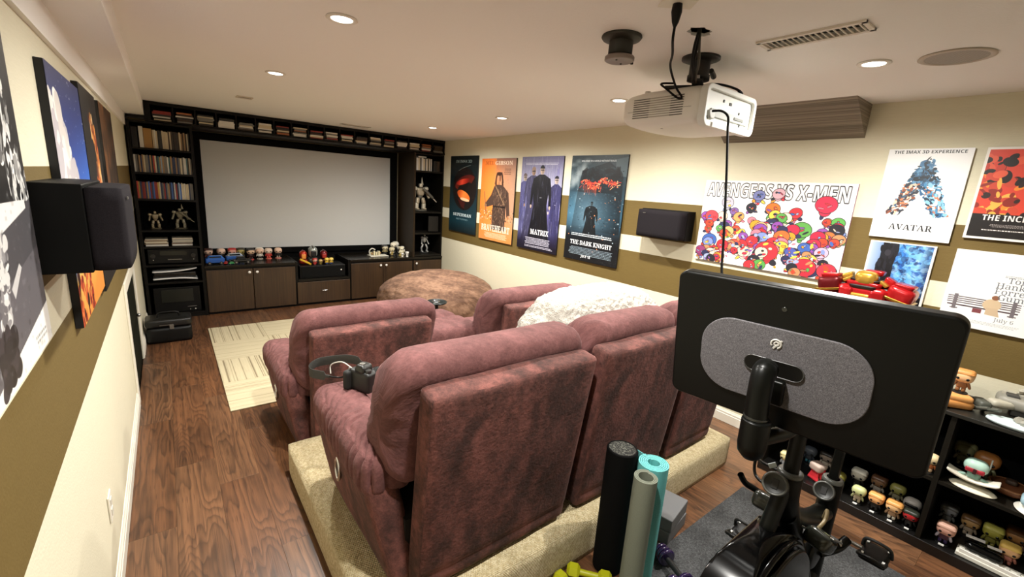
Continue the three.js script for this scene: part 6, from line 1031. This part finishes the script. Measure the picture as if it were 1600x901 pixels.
// ---------------------------------------------------------------- toys on the low cabinets
{
  const y = CTOP + 0.0005, gl = 'round-headed figurines on the left worktop', s = 1.5;
  const F = (label, x, z, o, sc = s) => figurine(label, [x, y, z], rr(-0.2, 0.2), sc, o, gl);
  F('figurine with dark brim hat, pale face and red collar, first by the bookcase', 0.365, -6.70, { head: 0xd8b49c, hair: 0x3a2018, body: 0x5a2c22, arms: 0x77453a });
  F('figurine with pale tilted head and black coat, second by the bookcase', 0.50, -6.70, { head: 0xe0bfa8, body: 0x15130f });
  F('figurine with red cap over a pale face on the left worktop', 0.618, -6.68, { head: 0xd89c88, hair: 0xb8302a, body: 0x8a2a26 });
  F('figurine with dark hat and yellow green face on the left worktop', 0.715, -6.68, { head: 0xb2a25c, hair: 0x37301c, body: 0x7a7456, legs: 0xb8b4a0 });
  F('figurine with flat dark hair on a red base on the left worktop', 0.818, -6.62, { head: 0xd6b494, hair: 0x1c1613, body: 0x2e1814, base: 0xc8463a });
  F('figurine with big white hair and white coat on the left worktop', 0.925, -6.64, { head: 0xd9b59a, hair: 0xe8e2d4, long: true, body: 0xd8d0c2, legs: 0x1a1816, base: 0xbab2a2 });
  F('squarish pale headed figurine with red body and base on the left worktop', 1.03, -6.64, { head: 0xdcc4b0, body: 0xc04238, legs: 0xd0584a, base: 0xd46a58 });
  F('bald pale figurine with black shirt on a pink base, last before the niche', 1.15, -6.65, { head: 0xe2c0a6, body: 0x1b1a18, arms: 0x2a2622, legs: 0x9a8a7c, base: 0xdc8c7c });
  const car = (label, x, z, turn, body, roof, sc, tall) => {
    const t = thing('toy_car', label, 'toy car', [x, y, z], turn, 'toy cars on the left worktop'); t.scale.setScalar(sc);
    part('body', softBox(0.2, tall ? 0.06 : 0.034, 0.085, 0.014, [14, 5, 6]), M(body, 0.22), t, [0, tall ? 0.048 : 0.035, 0]); part('cabin', softBox(tall ? 0.17 : 0.1, 0.04, 0.074, 0.014, [8, 5, 6], (p, q) => { if (q.y > 0) p.x *= 0.85; }), M(roof, 0.2), t, [tall ? 0.005 : -0.01, tall ? 0.088 : 0.064, 0]);
    for (const a of [-1, 1]) for (const b2 of [-1, 1]) { const w = part('wheel', cyl(0.019, 0.019, 0.014, 18), M(0x0e0e0e, 0.6), t, [a * 0.06, 0.0195, b2 * 0.038], [Math.PI / 2, 0, 0]); part('hub', cyl(0.009, 0.009, 0.002, 12), steel, w, [0, b2 * 0.0075, 0]); }
    for (const k of [-1, 1]) part('window', box(tall ? 0.12 : 0.07, 0.018, 0.002), M(0x20262c, 0.15), t, [tall ? 0 : -0.01, tall ? 0.092 : 0.067, k * 0.0372]);
  };
  car('bright blue toy truck at the front edge beside the bookcase', 0.405, -6.375, 0.08, 0x1d4f9c, 0x2a66b8, 1.0, true);
  car('blue toy van with silver roof behind the black toy car', 0.625, -6.53, 0.1, 0x2a569c, 0xb0bcc4, 0.98, true);
  car('black toy sports car at the front edge of the left worktop', 0.685, -6.37, 0.05, 0x11130f, 0x1c1f1c, 1.05, false);
  car('small dark silver toy car behind the bright blue truck', 0.42, -6.545, 0.1, 0x3d3c34, 0x8c8a80, 0.85, false);
  car('tiny red toy car between the blue truck and the black car', 0.515, -6.36, 1.4, 0xb02a26, 0x7a1a18, 0.45, false);
  car('tiny green toy car beside the black sports car', 0.575, -6.33, 0.3, 0x2a8a44, 0x58b06a, 0.38, false);
  // busts on the centre speaker
  const yc = 0.37 + 0.1715, bust = (label, x, z, sc, c1, c2, c3) => { const t = thing('toy_bust', label, 'bust', [x, yc, z], rr(-0.1, 0.1), 'helmet busts on the centre speaker'); t.scale.setScalar(sc); part('shoulders', softBox(0.1, 0.06, 0.08, 0.026, [10, 5, 8]), M(c2, 0.3, { metalness: 0.3 }), t, [0, 0.0305, 0]); part('head', softBox(0.085, 0.115, 0.095, 0.04, [12, 12, 12], (p, q) => { p.x *= 1 - 0.12 * Math.max(0, -q.y); }), M(c1, 0.25, { metalness: 0.35 }), t, [0, 0.112, 0]); part('face_plate', softBox(0.05, 0.06, 0.014, 0.006, [6, 6, 3]), M(c3, 0.3), t, [0, 0.1, 0.044]); part('crest', softBox(0.012, 0.05, 0.08, 0.005, [3, 5, 6]), M(c2, 0.3), t, [0, 0.152, 0.0]); };
  bust('red and orange helmet bust at the left end of the centre speaker', 1.43, -6.50, 1.1, 0xb0341c, 0x8a1e16, 0xd98a3c);
  bust('silver grey helmet bust with black markings, tallest on the centre speaker', 1.565, -6.53, 1.4, 0x9aa09a, 0x3c403c, 0x15171a);
  bust('dark red helmet bust at the right of the silver one', 1.70, -6.50, 1.1, 0x6a1418, 0x3a1012, 0x9a2a22);
  solo('toy_sword', 'yellow toy bar leaning across the front of the centre speaker', 'toy', rbox(0.17, 0.026, 0.02, 0.006), M(0xcfa82c, 0.4), [1.435, yc + 0.05, -6.385], [0, 0.2, -0.5]);
  const F2 = (label, x, z, o, sc) => figurine(label, [x, yc, z], rr(-0.2, 0.2), sc, o, 'small figurines on the centre speaker');
  F2('small red figurine with pale face at the front of the centre speaker', 1.55, -6.37, { head: 0xcf9a88, hair: 0xb0302a, body: 0xa82c28 }, 0.95); F2('small olive yellow figurine at the front of the centre speaker', 1.625, -6.37, { head: 0xb79a5a, body: 0x7a6a2c }, 0.8); F2('small yellow figurine, nearer of the yellow pair on the centre speaker', 1.715, -6.40, { head: 0xe0c04c, body: 0xd8b23c, legs: 0x2a4a9a }, 0.95); F2('small yellow figurine, farther of the yellow pair on the centre speaker', 1.775, -6.40, { head: 0xe4c660, body: 0xd0a838, legs: 0x24408a }, 0.95);
  // pale group at the corner
  const F3 = (label, x, z, o, sc) => figurine(label, [x, y, z], rr(-0.3, 0.3), sc, o, 'pale figurines on the right worktop');
  const tray = thing('toy_diorama', 'flat white toy tray with small cream blocks on the right worktop', 'toy', [2.50, y, -6.52]);
  part('tray', rbox(0.28, 0.012, 0.16, 0.005), M(0xd8d4c4, 0.5), tray, [0, 0.0065, 0]); part('arch', tube([[-0.13, 0.012, 0.02], [-0.14, 0.08, 0.02], [-0.10, 0.12, 0.02], [-0.05, 0.10, 0.02]], 0.008, 24, 8), M(0xd4d0c4, 0.5), tray); for (let i = 0; i < 9; i++) part('block', rbox(0.022, 0.03 + rr(0, 0.05), 0.022, 0.004), pick([M(0xd9cfa8, 0.5), M(0xc9bd92, 0.5), M(0x8d8a80, 0.5), M(0x9a7a4a, 0.5)]), tray, [-0.1 + (i % 5) * 0.036, 0.042, -0.03 + Math.floor(i / 5) * 0.05]);
  F3('black and cream figurine with raised arms behind the white tray', 2.66, -6.64, { head: 0xcfc4a6, hair: 0x1a1814, body: 0x9a8c64, legs: 0x24201a }, 1.5); F3('cream and gold figurine at the edge of the white tray', 2.715, -6.50, { head: 0xcabf9c, body: 0xb09a5e, arms: 0xd8d2bc }, 1.35);
  F3('tall black and white figurine in the pale group', 2.775, -6.58, { head: 0xdad2bc, body: 0x121212, arms: 0x1a1a1a, cape: 0x101010, slim: 1 }, 2.5); F3('white figurine with slim head beside the tall black one', 2.872, -6.71, { head: 0xe4e0d2, long: true, hair: 0xdedac8, body: 0xd8d2c0, slim: 1 }, 2.3); F3('cream white figurine with yellow base in the pale group', 2.86, -6.47, { slim: 1, head: 0xe8e2c8, hair: 0xe2dab8, body: 0xe0d8b8, legs: 0xcdb878, base: 0xc9b26a }, 1.75); F3('white figurine nearest the corner bookcase panel', 2.92, -6.58, { slim: 1, head: 0xe6e2d6, body: 0xddd8c8, base: 0xd0ccbe }, 1.7);
  F3('small all white figurine, front one at the worktop edge', 2.83, -6.365, { head: 0xe4e2da, body: 0xdcdad2, base: 0xdedcd4 }, 0.62); F3('small all white figurine, second one at the worktop edge', 2.90, -6.345, { head: 0xe6e4dc, hair: 0xe0ded6, body: 0xdedcd4, base: 0xe0ded6 }, 0.8);
}
// ---------------------------------------------------------------- model statues in the bookcases
function statue(label, pos, turn, sc, c1, c2, c3, { rifle, slim } = {}) {
  const t = thing('robot_statue', label, 'statue', pos, turn); t.scale.setScalar(sc); const a = M(c1, 0.4, { metalness: 0.25 }), b = M(c2, 0.45, { metalness: 0.25 }), c = M(c3, 0.5), k = slim ? 0.6 : 1;
  part('base', lathe([[0, 0.001], [0.085, 0.001], [0.09, 0.006], [0.086, 0.014], [0, 0.016]], 30), c, t);
  part('torso', softBox(0.1 * k, 0.1, 0.07 * k, 0.024, [8, 8, 6], (p, q) => { p.x *= 1 + 0.25 * q.y; }), a, t, [0, 0.235, 0]); part('waist', softBox(0.06 * k, 0.05, 0.05 * k, 0.02, [5, 4, 5]), c, t, [0, 0.175, 0]); part('head', softBox(0.045 * k, 0.05, 0.05 * k, 0.018, [7, 7, 7]), b, t, [0, 0.315, 0.01]);
  for (const s of [-1, 1]) { part('shoulder', softBox(0.06 * k, 0.05, 0.06 * k, 0.02, [6, 6, 6]), b, t, [s * 0.078 * k, 0.275, 0], [0, 0, s * 0.3]); part('arm', softBox(0.03 * k, 0.11, 0.034 * k, 0.012, [5, 8, 5]), a, t, [s * 0.092 * k, 0.205, 0.02], [-0.5, 0, s * 0.25]); part('thigh', softBox(0.045 * k, 0.08, 0.05 * k, 0.016, [5, 6, 5]), a, t, [s * 0.04, 0.125, 0.005], [-0.15, 0, s * (slim ? 0.35 : 0.18)]); part('shin', softBox(0.044 * k, 0.09, 0.048 * k, 0.015, [5, 6, 5]), b, t, [s * (slim ? 0.052 : 0.05), 0.058, 0], [0.1, 0, slim ? -s * 0.2 : 0]); part('foot', softBox(0.04 * k, 0.022, 0.075, 0.009, [5, 3, 6]), a, t, [s * 0.05, 0.026, 0.012]); }
  if (rifle) { part('rifle', softBox(0.2, 0.03, 0.02, 0.007, [10, 4, 4]), c, t, [0.07, 0.225, 0.075], [0, 0, -0.7]); part('barrel', cyl(0.006, 0.006, 0.1, 10), b, t, [0.155, 0.15, 0.075], [0, 0, 0.87]); part('fin', slab([[0, 0], [0.03, 0], [0.008, 0.09]], 0.006, 0.001), b, t, [0.02, 0.325, -0.02]); }
}
statue('big beige and grey robot statue holding a rifle in the corner bookcase', [3.17, 1.3165, ZF - 0.19], 0.05, 1.24, 0xb0a48c, 0xd0c8b4, 0x5c584e, { rifle: true });
statue('slim silver two-legged statue in the lowest bay of the corner bookcase', [3.26, 0.641, ZF - 0.19], 0, 0.9, 0xb8b8b4, 0x8d8d8a, 0x1c1c1a, { slim: true });
statue('dim crouching statue on the left of the dark bookcase shelf', [-0.12, 1.0355, ZF - 0.16], 0.2, 0.58, 0x86795e, 0x9a8c6e, 0x6c6048);
statue('dim statue with a long gun on the right of the dark bookcase shelf', [0.11, 1.0355, ZF - 0.16], -0.1, 0.7, 0x86806c, 0x98927c, 0x6a6450, { rifle: true });

// ---------------------------------------------------------------- hand over
renderer.render(scene, camera);
